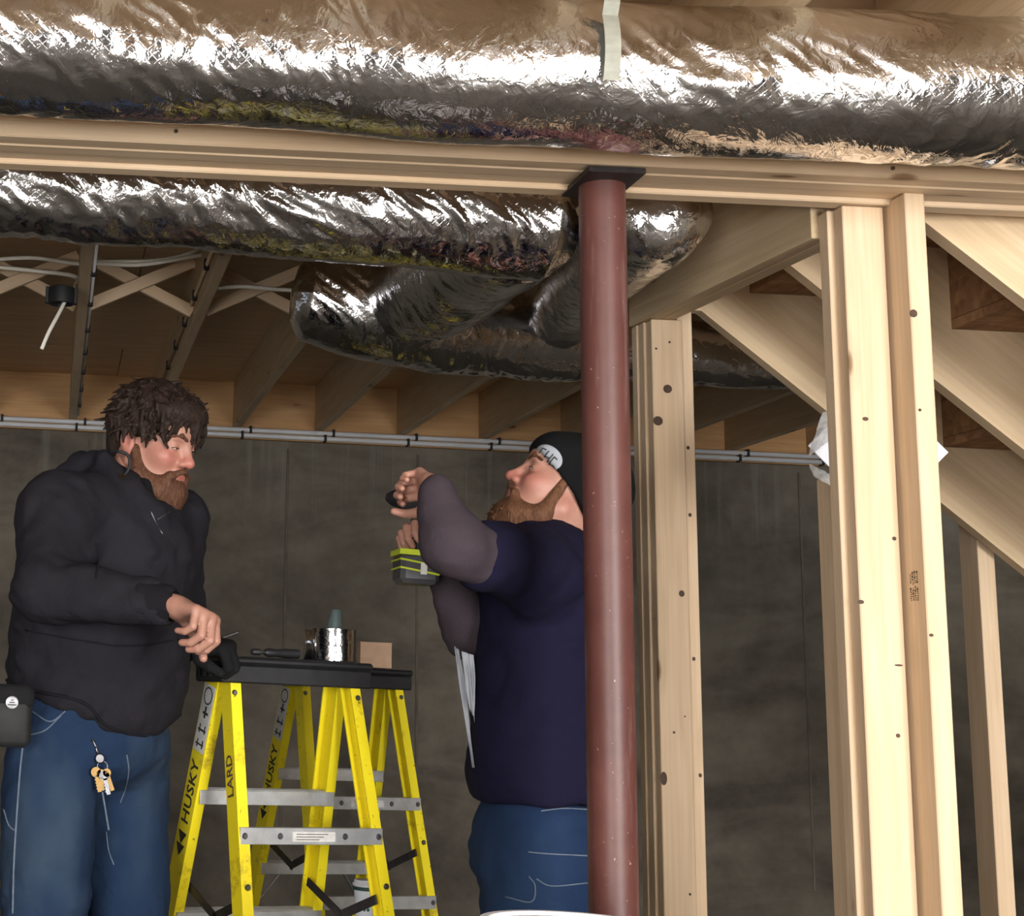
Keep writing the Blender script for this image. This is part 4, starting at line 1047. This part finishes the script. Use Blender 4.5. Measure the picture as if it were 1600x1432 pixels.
# ---------------- person at the left: charcoal hoodie, looking down
def person_left():
    D = 3.77; base = Vector((P(140, 1150, D).x, 3.80, 0)); c45 = math.radians(45)
    rt = np.array((-math.sin(c45), -math.cos(c45), 0)); fd = np.array((math.cos(c45), -math.sin(c45), 0)); up = np.array((0, 0, 1.0)); RB = np.stack([rt, fd, up], 1)
    p = lambda x, y, Y: A_(P(x, y, Y))
    SR, ER, WR = p(92, 812, 3.60), p(72, 922, 3.47), p(262, 946, 3.38)
    SL, EL, WL = p(262, 822, 3.90), p(278, 945, 3.92), p(312, 1003, 3.80)
    hipR, hipL = p(85, 1195, 3.68), p(190, 1200, 3.88)
    kR = np.array((P(64, 1432, 3.66).x, 3.64, .53)); kL = np.array((P(204, 1432, 3.86).x, 3.85, .53))
    aR = kR + np.array((-.03, .06, -.43)); aL = kL + np.array((.0, .05, -.43))
    hO = p(237, 693, 3.77); yw, pt = math.radians(38), math.radians(14)
    hf = np.array((math.cos(yw) * math.cos(pt), -math.sin(yw) * math.cos(pt), -math.sin(pt)))
    HV, HQ, HC, R, O = head_mesh(hO, hf, (0, 0, 1), 1.04, neckdir=(-.055, 0, -.17))
    nb = p(190, 775, 3.78)
    G = Field(base + Vector((-.45, -.6, 0)), base + Vector((.5, .45, 1.75)), .014)
    G.ell(p(170, 870, D), (.18, .13, .17), .05, 'u', RB); G.ell(p(160, 1020, D), (.18, .17, .18), .05, 'u', RB); G.ell(p(145, 1150, D), (.16, .13, .12), .05, 'u', RB)
    G.cone(nb + np.array((0, 0, -.03)), nb + np.array((.02, 0, .06)), .075, .055, .04)
    for a, b, c, r in ((SR, ER, WR, .05), (SL, EL, WL, .05)): G.cone(a, b, r, r * .85, .03); G.cone(b, c, r * .85, .027, .02); G.cone(nb, a, .05, .05, .04)
    for a, b, c in ((hipR, kR, aR), (hipL, kL, aL)): G.cone(a, b, .085, .06, .04); G.cone(b, c, .055, .038, .02); G.cone(c, c + np.array((.14, -.08, -.05)), .035, .03, .02)
    BV, BQ = G.nets(1)
    rh = hand_mesh(WR + np.array((.010, -.002, -.002)), (.70, -.62, -.22), (-.15, -.20, -.95), 1, 1.02, ((1.1, 1.0, .6), (1.2, 1.05, .6), (1.25, 1.05, .6), (1.3, 1.1, .6)), ((.5, .6, .55), (.75, .1, .65), (.65, -.25, .7)), .05)
    per = soft('person', [(HV, HQ), (BV, BQ), rh[:2]], M_['skin'], None, base, [HC, tint(len(BV)), tint(len(rh[0]), SK * .96)])
    props(per, 'bearded person in a charcoal hoodie and blue jeans looking down, beside the nearer ladder', 'person')
    eyes(per, R, O, 0.75, base)
    # hair
    rnd = random.Random(8); Hh = Field((-.17, -.15, -.11), (.17, .15, .21), .0031)
    Hh.ell((-.018, 0, .055), (.100, .088, .092), .02); Hh.ell((-.060, 0, -.005), (.046, .070, .075), .03); Hh.ell((.068, 0, .080), (.048, .074, .040), .03)
    Hh.ell((.130, 0, -.045), (.075, .085, .082), .01, 's'); Hh.ell((.075, 0, -.075), (.09, .12, .07), .015, 's')
    for sd in (-1, 1): Hh.ell((-.002, sd * .095, -.020), (.020, .030, .030), .006, 's')
    def pos(r):
        while True:
            v = nv((r.gauss(0, 1), r.gauss(0, 1), r.gauss(0, 1)))
            if v[2] < -.35 or (v[0] > .75 and v[2] < .25): continue
            return np.array((-.008, 0, .056)) + v * np.array((.100, .086, .088))
    def flow(q, r):
        v = q - np.array((-.03, 0, .14)); v = v / np.linalg.norm(v); return v * .8 + np.array((.25, 0, -.55)) + np.array([r.uniform(-.4, .4) for _ in range(3)])
    clumps(Hh, rnd, 620, pos, flow, (.0068, .0024), .042, 3, .002, .55)
    for i in range(44):                                               # fringe falling over the forehead
        y0 = -.080 + (i % 22) * .0076; q = np.array((.104 - abs(y0) * .50 - (.012 if i > 21 else 0), y0, .085)); l_ = rnd.uniform(.030, .066)
        for j in range(4):
            d = nv(np.array((.50 - .26 * j, rnd.uniform(-.55, .55), -1.0))); q2 = q + d * l_ / 4 * 1.25; Hh.cone(q, q2, .0078 - .0013 * j, .0065 - .0013 * j, .002); q = q2
    for sd in (-1, 1):
        for i in range(9):                                            # locks over the temples
            q = np.array((.035 - .012 * i, sd * .090, .04)); l_ = rnd.uniform(.03, .06)
            for j in range(3):
                d = nv(np.array((.25 + rnd.uniform(-.4, .4), sd * .15, -1))); q2 = q + d * l_ / 3; Hh.cone(q, q2, .0085 - .0018 * j, .0065 - .0018 * j, .002); q = q2
    V, Q = Hh.nets(1); soft('hair', [(loc2w(V, R, O), Q)], M_['hair'], per, base)
    # beard
    B = Field((-.04, -.11, -.18), (.15, .11, .03), .0034)
    B.ell((.060, 0, -.095), (.052, .056, .046), .02); B.ell((.070, 0, -.120), (.040, .044, .036), .02)
    for sd in (-1, 1):
        B.cone((.008, sd * .068, -.022), (.028, sd * .066, -.075), .013, .019, .02); B.cone((.028, sd * .066, -.075), (.070, sd * .040, -.100), .020, .026, .02)
        B.cone((.1055, sd * .004, -.0465), (.092, sd * .032, -.062), .0075, .0085, .006); B.cone((.092, sd * .032, -.062), (.078, sd * .038, -.088), .010, .014, .01)
    B.ell((.112, 0, -.060), (.020, .017, .0065), .004, 's')
    def bpos(r): 
        a = r.uniform(-1.25, 1.25); return np.array((.012 + .085 * math.cos(a), .066 * math.sin(a), r.uniform(-.125, -.075)))
    clumps(B, rnd, 150, bpos, lambda q, r: np.array((.10, q[1] * 4, -1.0)), (.0062, .0022), .024, 3, .002, .5)
    V, Q = B.nets(1); soft('beard', [(loc2w(V, R, O), Q)], M_['beard'], per, base)
    # hoodie
    H = Field(base + Vector((-.5, -.65, .85)), base + Vector((.5, .45, 1.75)), .0085)
    H.ell(p(172, 872, D), (.225, .185, .20), .06, 'u', RB); H.ell(p(158, 1000, D), (.215, .215, .20), .08, 'u', RB); H.ell(p(152, 1085, D), (.215, .20, .14), .06, 'u', RB)
    H.cone(nb + np.array((0, 0, -.10)), nb + np.array((.02, 0, -.015)), .13, .085, .06)
    for a in (SR, SL): H.cone(nb + np.array((0, 0, -.06)), a, .085, .092, .06)
    H.cone(SR, ER, .095, .078, .05); H.cone(ER, WR, .074, .046, .03); H.cone(ER + (WR - ER) * .35, ER + (WR - ER) * .8, .066, .055, .03)
    H.cone(SL, EL, .085, .068, .04); H.cone(EL, WL, .062, .042, .03)
    # hood lying round the back of the neck and a raised collar
    for k in range(13):
        a = math.radians(-28 + k * 25); 
        q = nb + np.array((.01, 0, -.015)) + (rt * math.sin(a) * .098 - fd * math.cos(a) * .092) + up * (.030 * math.cos(a) - .018)
        if k < 12:
            a2 = math.radians(-28 + (k + 1) * 25); q2 = nb + np.array((.01, 0, -.015)) + (rt * math.sin(a2) * .098 - fd * math.cos(a2) * .092) + up * (.030 * math.cos(a2) - .018)
            H.cone(q, q2, .028, .028, .02)
    H.ell(p(140, 752, 3.86), (.105, .060, .062), .03, 'u', RB); H.cone(p(128, 728, 3.80), p(168, 722, 3.74), .034, .030, .03); H.cone(p(168, 724, 3.72), p(206, 772, 3.66), .030, .026, .02); H.cone(p(206, 772, 3.66), p(240, 806, 3.64), .026, .022, .02)
    dw = (WR - ER) / np.linalg.norm(WR - ER); H.cone(WR + dw * .062, WR + dw * .16, .062, .065, .004, 's'); H.cone(WR - dw * .03, WR + dw * .03, .030, .034, .004, 's')
    H.cone(nb + np.array((.0, 0, -.05)), nb + np.array((.05, -.02, .16)), .058, .075, .012, 's')
    H.cone(nb + fd * .07 + up * (-.03), nb + fd * .16 + up * (.05), .030, .060, .012, 's')
    An, Bn = p(40, 1096, 3.7), p(250, 1176, 3.75); n_ = np.array((-(An[2] - Bn[2]), 0, -(Bn[0] - An[0]))); H.plane(An, n_, .012)
    H.noise(.012, (5, 5, 7), 3); H.noise(.006, (9, 9, 22), 5, True, frame_x(Vector((.5, .2, .5))).to_3x3()); H.noise(.005, (14, 14, 30), 9, True, frame_x(Vector((.7, -.2, -.4))).to_3x3()); H.noise(.003, (40, 40, 40), 6)
    V, Q = H.nets(1); hd = soft('hoodie', [(V, Q)], M_['hoodie'], per, base)
    dirw = (WR - ER) / np.linalg.norm(WR - ER)
    cf = Field(WR - .12, WR + .12, .006); cf.cone(WR - dirw * .055, WR - dirw * .004, .049, .043, .01); cf.cone(WR - dirw * .002, WR + dirw * .03, .033, .036, .004, 's'); cf.noise(.0015, (90, 90, 90), 2)
    V, Q = cf.nets(1); soft('cuff', [(V, Q)], M_['hoodie_rib'], hd, base)
    us = Field(nb - .2, nb + .25, .008); us.cone(nb + fd * .03 + up * (-.06), nb + fd * .055 + up * .002, .075, .066, .03); us.cone(nb + up * -.02, nb + fd * .06 + up * .10, .060, .066, .01, 's'); V, Q = us.nets(1); soft('undershirt', [(V, Q)], M_['undershirt'], per, base)
    seam('zip', hd, [(236, 800), (244, 818), (254, 835)], .0016, M_['steel'], hd)
    seam('zip', hd, [(246, 812), (256, 806), (266, 799)], .0014, M_['steel'], hd)
    for px_ in ([(150, 850), (152, 880), (150, 905)], [(40, 985), (120, 1000), (200, 1010), (280, 1000)]): seam('seam', hd, px_, .0022, M_['hoodie_rib'], hd, 40)
    seam('hem_band', hd, [(8, 1062), (45, 1078), (130, 1098), (170, 1136), (248, 1150), (285, 1112)], .004, M_['hoodie_rib'], hd, 60)
    h_, n0 = hit(hd, 191, 746, .002)
    if h_ is not None: lathe('grommet', [(.0035, 0), (.0065, 0), (.0065, .002), (.0035, .002), (.0035, 0)], M_['brass'], hd, h_, 16, Vector((0, 0, 1)).rotation_difference(n0))
    Yc_ = 3.655; cord('drawcord', [P(172, 707, 3.70), P(186, 706, Yc_), P(199, 711, Yc_), P(203, 724, Yc_), P(199, 737, Yc_), P(193, 744, 3.66)], .0038, M_['black'], hd, 8, 40)
    # jeans
    J = Field(base + Vector((-.4, -.45, .04)), base + Vector((.4, .4, 1.16)), .0085)
    J.ell(p(140, 1150, D), (.200, .165, .13), .06, 'u', RB); J.ell(p(128, 1110, D), (.19, .16, .10), .05, 'u', RB)
    for a, b, c in ((hipR, kR, aR), (hipL, kL, aL)): J.cone(a, b, .118, .094, .05); J.cone(b, c, .092, .078, .03)
    J.plane((0, 0, p(100, 1092, 3.7)[2] + .015), (0, 0, 1)); J.noise(.008, (5, 5, 8), 21); J.noise(.005, (8, 8, 20), 22, True, frame_x(Vector((.6, -.3, .5))).to_3x3()); J.noise(.003, (26, 26, 40), 23, True)
    J.plane((0, 0, .06), (0, 0, -1))
    V, Q = J.nets(1); je = soft('jeans', [(V, Q)], M_['denim'], per, base)
    seam('side_seam', je, [(40, 1130), (32, 1200), (26, 1280), (22, 1350), (20, 1428)], .0025, M_['stitch'], je, 60)
    seam('pocket_seam', je, [(50, 1112), (78, 1128), (102, 1112)], .0016, M_['stitch'], je); seam('pocket_seam', je, [(40, 1150), (70, 1142), (96, 1118)], .0016, M_['stitch'], je)
    seam('fly_seam', je, [(198, 1180), (201, 1205), (196, 1232), (188, 1255)], .0018, M_['stitch'], je); seam('pocket_seam', je, [(6, 1265), (14, 1290), (26, 1300)], .0018, M_['stitch'], je)
    seam('inner_seam', je, [(166, 1300), (170, 1330), (178, 1352)], .0016, M_['stitch'], je)
    # boots
    for a, d_ in ((aR, np.array((.80, -.60, 0))), (aL, np.array((.80, -.60, 0)))):
        b = Field(a + np.array((-.2, -.25, -.16)), a + np.array((.26, .2, .12)), .01); z0 = .045
        h0 = np.array((a[0], a[1], z0)); b.cone(h0 - d_ * .04, h0 + d_ * .17, .045, .042, .03); b.cone(h0 + d_ * .02, a + np.array((0, 0, .06)), .055, .058, .03); b.plane((0, 0, .004), (0, 0, -1)); V, Q = b.nets(1); soft('boot', [(V, Q)], M_['boot'], per, base)
    # black-gloved far hand resting by the ladder cap
    gw = A_(P(303, 1006, 3.80)); gh = hand_mesh(gw, (.80, -.50, -.10), (-.15, .25, -.95), -1, 1.0, ((1.1, 1.3, .8), (1.1, 1.35, .8), (1.15, 1.35, .8), (1.2, 1.4, .8)), ((.6, .6, .4), (.9, .3, .3), (.95, .0, .35)), .05, .004, 1.25, .05)
    soft('glove', [gh[:2]], M_['glove'], per, base)
    # belt with a leather strap and pouch
    h1, n1 = hit(je, 30, 1118, 0)
    po = empty('tool_pouch', P(14, 1120, 3.52), 'black belt pouch with a round silver emblem on the hip at the far left', 'pouch')
    bm = bmesh.new(); cq = P(8, 1121, 3.52); box_bm(bm, .115, .05, .125, Matrix.Identity(4), .014); link('case', bm_mesh('case', bm, True), M_['black'], po, cq)
    bm = bmesh.new(); box_bm(bm, .122, .056, .05, Matrix.Translation((0, 0, .045)), .012); link('flap', bm_mesh('flap', bm, True), M_['glove'], po, cq)
    e = P(19, 1098, 3.488); lathe('emblem', [(0, .0015), (.008, .0015), (.010, .001), (.0135, .002), (.0135, 0), (0, 0)], M_['steel'], po, e, 24, Vector((0, 0, 1)).rotation_difference(Vector((0, -1, .0))))
    bm = bmesh.new()
    for k in range(3): addbox(bm, -.009 + k * .003, .009 - k * .003, -.0035, -.001, -.006 + k * .005, -.004 + k * .005)
    link('emblem_relief', bm_mesh('emblem_relief', bm), M_['black'], po, e)
    board('leather_strap', P(46, 1092, 3.55), P(36, 1152, 3.54), .008, .016, M_['leather'], po, up=Vector((1, 0, 0)), bev=.002)
    # keys on a clip
    kb, kn = hit(je, 158, 1190, .01); Yk = kb.y - .012 if kb else 3.5
    ky = empty('key_bunch', P(158, 1188, Yk), 'bunch of brass and steel keys clipped to the jeans of the person at the left', 'keys')
    cord('chain', [P(144, 1156, Yk), P(149, 1166, Yk), P(153, 1180, Yk)], .0022, M_['steel'], ky, 6, 12)
    for q in ((146, 1158), (151, 1168), (153, 1176)): lathe('bead', [(0, -.0035), (.003, -.002), (.0038, 0), (.003, .002), (0, .0035)], M_['steel'], ky, P(*q, Yk), 10)
    lathe('clip_disc', [(0, .003), (.0085, .003), (.0105, 0), (.0085, -.003), (0, -.003)], M_['steel'], ky, P(156, 1186, Yk), 18, Vector((0, 0, 1)).rotation_difference(Vector((0, -1, .15))))
    V, F = sweep([(.011 * math.cos(a), 0, .011 * math.sin(a)) for a in np.linspace(0, 2 * math.pi, 25)], .0013, 6, False); link('ring', mesh_from('ring', V, F, True), M_['steel'], ky, P(160, 1198, Yk))
    def key(a, b, mat, w=.010):
        A1, B1 = P(*a, Yk - .003), P(*b, Yk - .003); d = B1 - A1; bm = bmesh.new(); bmesh.ops.create_cone(bm, cap_ends=True, segments=14, radius1=w, radius2=w, depth=.002, matrix=Matrix.Rotation(math.radians(90), 4, 'X') @ Matrix.Scale(1, 4))
        L_ = d.length; addbox(bm, w * .6, L_, -.001, .001, -.0042, .0042)
        for k in range(4): addbox(bm, w + .004 + k * (L_ - w - .006) / 4, w + .006 + k * (L_ - w - .006) / 4, -.0009, .0009, -.0060, -.004)
        link('key', bm_mesh('key', bm), mat, ky, A1, frame_x(d, Vector((0, -.2, 1)) if abs(d.z) < abs(d.x) else Vector((1, 0, 0))).to_quaternion())
    key((150, 1207), (156, 1238), M_['brass'], .011); key((163, 1212), (170, 1242), M_['steel'], .011); key((158, 1210), (160, 1236), M_['brass'], .010); key((167, 1208), (176, 1236), M_['brass'], .009)
    cord('cord_tail', [P(160, 1238, Yk), P(164, 1262, Yk - .002), P(170, 1298, Yk - .004)], .0022, M_['stitch'], ky, 6, 16)
    return per
pl = person_left()
# small knife in the gloved hand
pk = empty('pocket_tool', P(356, 992, 3.84), 'small steel tool held in the black glove', 'tool')
o = board('blade', P(340, 1000, 3.84), P(374, 988, 3.84), .003, .007, M_['plate'], pk); board('handle', P(318, 1010, 3.83), P(346, 999, 3.84), .012, .016, M_['black_plastic'], pk)

# ---------------- person behind the column: navy T-shirt, looking up
def person_right():
    D = 3.62; base = Vector((P(850, 1310, D).x, 3.63, 0)); fd = nv((-.96, .28, 0)); lt = nv((-.28, -.96, 0)); up = np.array((0, 0, 1.0)); RB = np.stack([lt, fd, up], 1)
    p = lambda x, y, Y: A_(P(x, y, Y))
    SN, EN, WN = p(838, 898, 3.44), p(708, 852, 3.28), p(684, 772, 3.31)
    SF, EF, WF = p(815, 912, 3.80), p(736, 985, 3.70), p(682, 872, 3.60)
    hipN, hipF = p(852, 1372, 3.53), p(838, 1375, 3.73)
    kN = np.array((P(845, 1432, 3.5).x - .07, 3.50, .46)); kF = np.array((P(835, 1432, 3.75).x - .05, 3.76, .46)); aN = kN + np.array((.10, .0, -.36)); aF = kF + np.array((.10, .02, -.36))
    hO = p(882, 774, 3.62); pt = math.radians(31); hf = np.array((-math.cos(pt) * .99, .08, math.sin(pt))); hu = np.array((math.sin(pt), 0, math.cos(pt)))
    HV, HQ, HC, R, O = head_mesh(hO, hf, hu, 1.07, neckdir=(.045, 0, -.19), ears=False); nb = p(897, 884, 3.62)
    G = Field(base + Vector((-.55, -.5, 0)), base + Vector((.4, .4, 1.62)), .014)
    G.ell(p(850, 930, D), (.16, .11, .16), .05, 'u', RB); G.ell(p(845, 1090, D), (.15, .12, .2), .05, 'u', RB); G.ell(p(846, 1310, D), (.15, .12, .11), .05, 'u', RB); G.cone(nb, p(880, 800, 3.62), .06, .055, .03)
    for a, b, c in ((SN, EN, WN), (SF, EF, WF)): G.cone(a, b, .05, .042, .03); G.cone(b, c, .042, .027, .02); G.cone(nb, a, .05, .05, .04)
    for a, b, c in ((hipN, kN, aN), (hipF, kF, aF)): G.cone(a, b, .085, .06, .04); G.cone(b, c, .055, .038, .02); G.cone(c, c + np.array((-.15, .03, -.05)), .035, .03, .02)
    BV, BQ = G.nets(1)
    nh = hand_mesh(WN + np.array((-.004, .004, .006)), (-.16, .94, .28), (-.90, -.20, -.40), -1, .92, ((.9, 1.3, .8), (1.0, 1.35, .8), (1.1, 1.35, .8), (1.15, 1.35, .8)), ((.5, .6, .6), (.7, .0, .75), (.5, -.4, .8)), .03, wl=0.0)
    fh = hand_mesh(WF + np.array((-.002, 0, .002)), (-.62, -.30, .62), (-.35, -.60, -.55), 1, .92, ((.8, 1.2, .8), (.9, 1.25, .8), (.95, 1.25, .8), (1.0, 1.25, .8)), ((.5, .7, .5), (.8, .2, .6), (.6, -.2, .8)), .04)
    per = soft('person', [(HV, HQ), (BV, BQ), nh[:2], fh[:2]], M_['skin'], None, base, [HC, tint(len(BV)), tint(len(nh[0])), tint(len(fh[0]), SK * .9)])
    props(per, 'person in navy T-shirt and black beanie looking up behind the red column', 'person')
    eyes(per, R, O, 0.35, base)
    rnd = random.Random(5)
    B = Field((-.04, -.11, -.18), (.15, .11, .03), .0034)
    B.ell((.058, 0, -.096), (.052, .056, .044), .02); B.ell((.074, 0, -.124), (.036, .040, .036), .02)
    for sd in (-1, 1):
        B.cone((.022, sd * .066, .006), (.026, sd * .066, -.080), .010, .017, .02); B.cone((.026, sd * .066, -.080), (.068, sd * .040, -.102), .018, .025, .02)
        B.cone((.1055, sd * .004, -.0465), (.092, sd * .030, -.060), .0062, .0066, .006); B.cone((.092, sd * .030, -.060), (.078, sd * .036, -.088), .008, .012, .01)
    B.ell((.112, 0, -.061), (.022, .018, .0085), .004, 's'); B.ell((.112, 0, -.072), (.016, .013, .006), .004, 's')
    def bpos(r): a = r.uniform(-1.25, 1.25); return np.array((.012 + .083 * math.cos(a), .064 * math.sin(a), r.uniform(-.13, -.085)))
    clumps(B, rnd, 150, bpos, lambda q, r: np.array((.35, q[1] * 3, -1.0)), (.006, .002), .032, 3, .002, .4)
    V, Q = B.nets(1); soft('beard', [(loc2w(V, R, O), Q)], M_['beard2'], per, base)
    # beanie
    K = Field((-.19, -.13, -.19), (.13, .13, .19), .004)
    K.ell((-.016, 0, .042), (.112, .091, .104), .02); K.ell((-.040, 0, .0), (.074, .086, .11), .03); K.cone((-.034, 0, -.03), (-.040, 0, -.11), .074, .066, .03); K.ell((.050, 0, .060), (.064, .078, .056), .02)
    K.plane((.030, 0, .008), (.466, 0, -.885), .006); K.ell((-.01, 0, .035), (.099, .078, .093), .004, 's'); K.noise(.002, (30, 30, 30), 3)
    V, Q = K.nets(1); bn = soft('beanie', [(loc2w(V, R, O), Q)], M_['beanie'], per, base)
    ang = math.radians(38); el = [(858 + 23 * math.cos(t) * math.cos(ang) - 17 * math.sin(t) * math.sin(ang), 715 + 23 * math.cos(t) * math.sin(ang) + 17 * math.sin(t) * math.cos(ang)) for t in np.linspace(0, 2 * math.pi, 28, endpoint=False)]
    pa = patch('oval_patch', bn, el, M_['white_cloth'], bn, .0025, .0015)
    def stroke(a, b):
        q = [hit(bn, a[0] + (b[0] - a[0]) * t, a[1] + (b[1] - a[1]) * t, .0045)[0] for t in np.linspace(0, 1, 6)]
        if all(v is not None for v in q): cord('letter_stroke', q, .0012, M_['ink'], pa, 6, smooth=False, loc=base)
    ca, sa = math.cos(ang), math.sin(ang); uvp = lambda u, v: (858 + u * ca - v * sa, 715 + u * sa + v * ca)
    for a, b in (((-15, -6), (-9, -7)), ((-15, -6), (-15, 6)), ((-15, 6), (-9, 6)), ((-5, -8), (-5, 8)), ((3, -8), (3, 8)), ((-5, 0), (3, 0)), ((7, -6), (13, -5)), ((7, -6), (7, 6)), ((7, 6), (13, 5))): stroke(uvp(*a), uvp(*b))
    # long-sleeved grey top (sleeves) and navy T-shirt
    Sl = Field(base + Vector((-.6, -.55, .95)), base + Vector((.2, .35, 1.66)), .0075)
    Sl.cone(SN, EN, .072, .062, .03); Sl.cone(EN, WN, .064, .043, .03)
    Sl.noise(.005, (8, 8, 16), 31); Sl.noise(.004, (14, 14, 30), 32, True); V, Q = Sl.nets(1)
    S2 = Field(base + Vector((-.6, -.3, .95)), base + Vector((.2, .45, 1.66)), .0075); S2.cone(SF, EF, .07, .064, .03); S2.cone(EF, WF, .060, .042, .03); S2.noise(.005, (8, 8, 16), 33); S2.noise(.004, (14, 14, 30), 34, True); V2, Q2 = S2.nets(1)
    sl = soft('sleeve', [(V, Q)], M_['greysleeve'], per, base); sl2 = soft('sleeve', [(V2, Q2)], M_['greysleeve'], per, base)
    T = Field(base + Vector((-.45, -.45, .80)), base + Vector((.4, .45, 1.66)), .0085)
    T.ell(p(852, 930, D), (.205, .150, .175), .06, 'u', RB); T.ell(p(846, 1090, D), (.19, .158, .24), .08, 'u', RB); T.ell(p(842, 1215, D), (.185, .155, .14), .06, 'u', RB)
    T.cone(nb + np.array((.01, 0, -.09)), nb + np.array((.01, 0, -.01)), .12, .082, .06)
    for a in (SN, SF): T.cone(nb + np.array((0, 0, -.05)), a, .07, .084, .05)
    T.cone(SN, SN + (EN - SN) * .60, .086, .078, .04); T.cone(SN + (EN - SN) * 1.22, SN + (EN - SN) * 1.5, .10, .10, .004, 's')
    T.cone(SF, SF + (EF - SF) * .45, .085, .080, .04)
    T.cone(nb + np.array((0, 0, -.04)), p(884, 790, 3.62), .062, .080, .010, 's'); zc_ = p(830, 1284, 3.5)[2]; T.plane((0, 0, zc_), (0.03, 0, -1), .008)
    T.noise(.010, (4, 4, 6), 41); T.noise(.006, (7, 7, 18), 42, True, frame_x(Vector((.4, .3, .8))).to_3x3()); T.noise(.003, (18, 18, 40), 43, True)
    V, Q = T.nets(1); ts = soft('t_shirt', [(V, Q)], M_['navy'], per, base)
    J = Field(base + Vector((-.4, -.4, .04)), base + Vector((.35, .4, 1.0)), .0085)
    J.ell(p(848, 1310, D), (.185, .148, .15), .06, 'u', RB); J.ell(p(850, 1355, D), (.175, .150, .10), .06, 'u', RB)
    for a, b, c in ((hipN, kN, aN), (hipF, kF, aF)): J.cone(a, b, .118, .092, .05); J.cone(b, c, .09, .078, .03)
    J.plane((0, 0, zc_ + .04), (0, 0, 1)); J.plane((0, 0, .06), (0, 0, -1)); J.noise(.007, (5, 5, 8), 51); J.noise(.004, (9, 9, 22), 52, True); V, Q = J.nets(1); je = soft('jeans', [(V, Q)], M_['denim2'], per, base)
    seam('pocket_seam', je, [(825, 1332), (860, 1335), (922, 1338)], .0016, M_['stitch'], je, 40); seam('pocket_seam', je, [(838, 1374), (862, 1385), (920, 1380)], .0014, M_['stitch'], je, 40)
    seam('pocket_seam', je, [(790, 1402), (830, 1410), (836, 1385), (826, 1370)], .0014, M_['stitch'], je, 40); seam('belt_seam', je, [(845, 1268), (880, 1264), (925, 1266)], .0016, M_['stitch'], je, 40)
    for a in (aN, aF):
        d_ = np.array((-.97, .22, 0)); b = Field(a + np.array((-.3, -.2, -.16)), a + np.array((.2, .2, .12)), .01); h0 = np.array((a[0], a[1], .045)); b.cone(h0 - d_ * .04, h0 + d_ * .17, .045, .042, .03); b.cone(h0 + d_ * .02, a + np.array((0, 0, .06)), .055, .058, .03); b.plane((0, 0, .004), (0, 0, -1)); V, Q = b.nets(1); soft('boot', [(V, Q)], M_['boot'], per, base)
    poly = [(716, 893), (729, 893), (731, 915), (731, 934), (722, 925)]
    if all(hit(sl2, *q)[0] is not None for q in poly): patch('pale_tag', sl2, poly, M_['white_cloth'], sl2, .004, .001)
    return per, fh
pr_, fh = person_right()
rg = empty('rag', P(725, 1015, 3.58), 'narrow white rag hanging in front of the navy T-shirt', 'rag')
wrinkled('cloth_strip', [P(709, 1010, 3.60), P(718, 1016, 3.60), P(742, 1200, 3.58), P(738, 1200, 3.58)], M_['white_cloth'], rg, 14, .012, 5)
wrinkled('cloth_strip', [P(721, 1018, 3.57), P(740, 1024, 3.57), P(742, 1130, 3.57), P(732, 1100, 3.57)], M_['white_cloth'], rg, 14, .012, 6)
# cordless drill held upright in the far hand
dc = P(655, 835, 3.56); dr = empty('cordless_drill', dc, 'lime green and black cordless drill held by the person looking up', 'drill')
tl = Vector((.10, .0, 1)).normalized()
def dpart(name, a, b, w, h, mat, bev=.006, par=dr): return board(name, a, b, w, h, mat, par, up=Vector((0, 1, 0)), bev=bev)
dpart('handle', P(652, 868, 3.56), P(656, 800, 3.56), .034, .042, M_['black_plastic'], .010)
bat = dpart('battery', P(649, 914, 3.55), P(650, 866, 3.55), .085, .10, M_['grey_plastic'], .010)
for i, y_ in enumerate((866, 880, 893)): dpart('stripe', P(648, y_ + (5 if i == 0 else 3), 3.55), P(648.5, y_ - (4 if i == 0 else 0), 3.55), .087, .102, M_['lime'], .001, bat)
dpart('label', P(662, 898, 3.497), P(663, 880, 3.497), .014, .002, M_['label'], .0004, bat)
body = P(657, 782, 3.56); q_ = Vector((0, 0, 1)).rotation_difference(Vector((-.45, .85, .12)).normalized())
lathe('motor_housing', [(0, -.07), (.024, -.07), (.030, -.055), (.031, .02), (.027, .05), (.022, .06), (0, .06)], M_['grey_plastic'], dr, body, 28, q_)
lathe('chuck', [(0, .06), (.019, .06), (.021, .075), (.019, .09), (.012, .108), (0, .110)], M_['black_plastic'], dr, body, 24, q_)
lathe('collar', [(.0275, .040), (.0300, .040), (.0290, .050), (.0275, .050), (.0275, .040)], M_['steel'], dr, body, 28, q_)
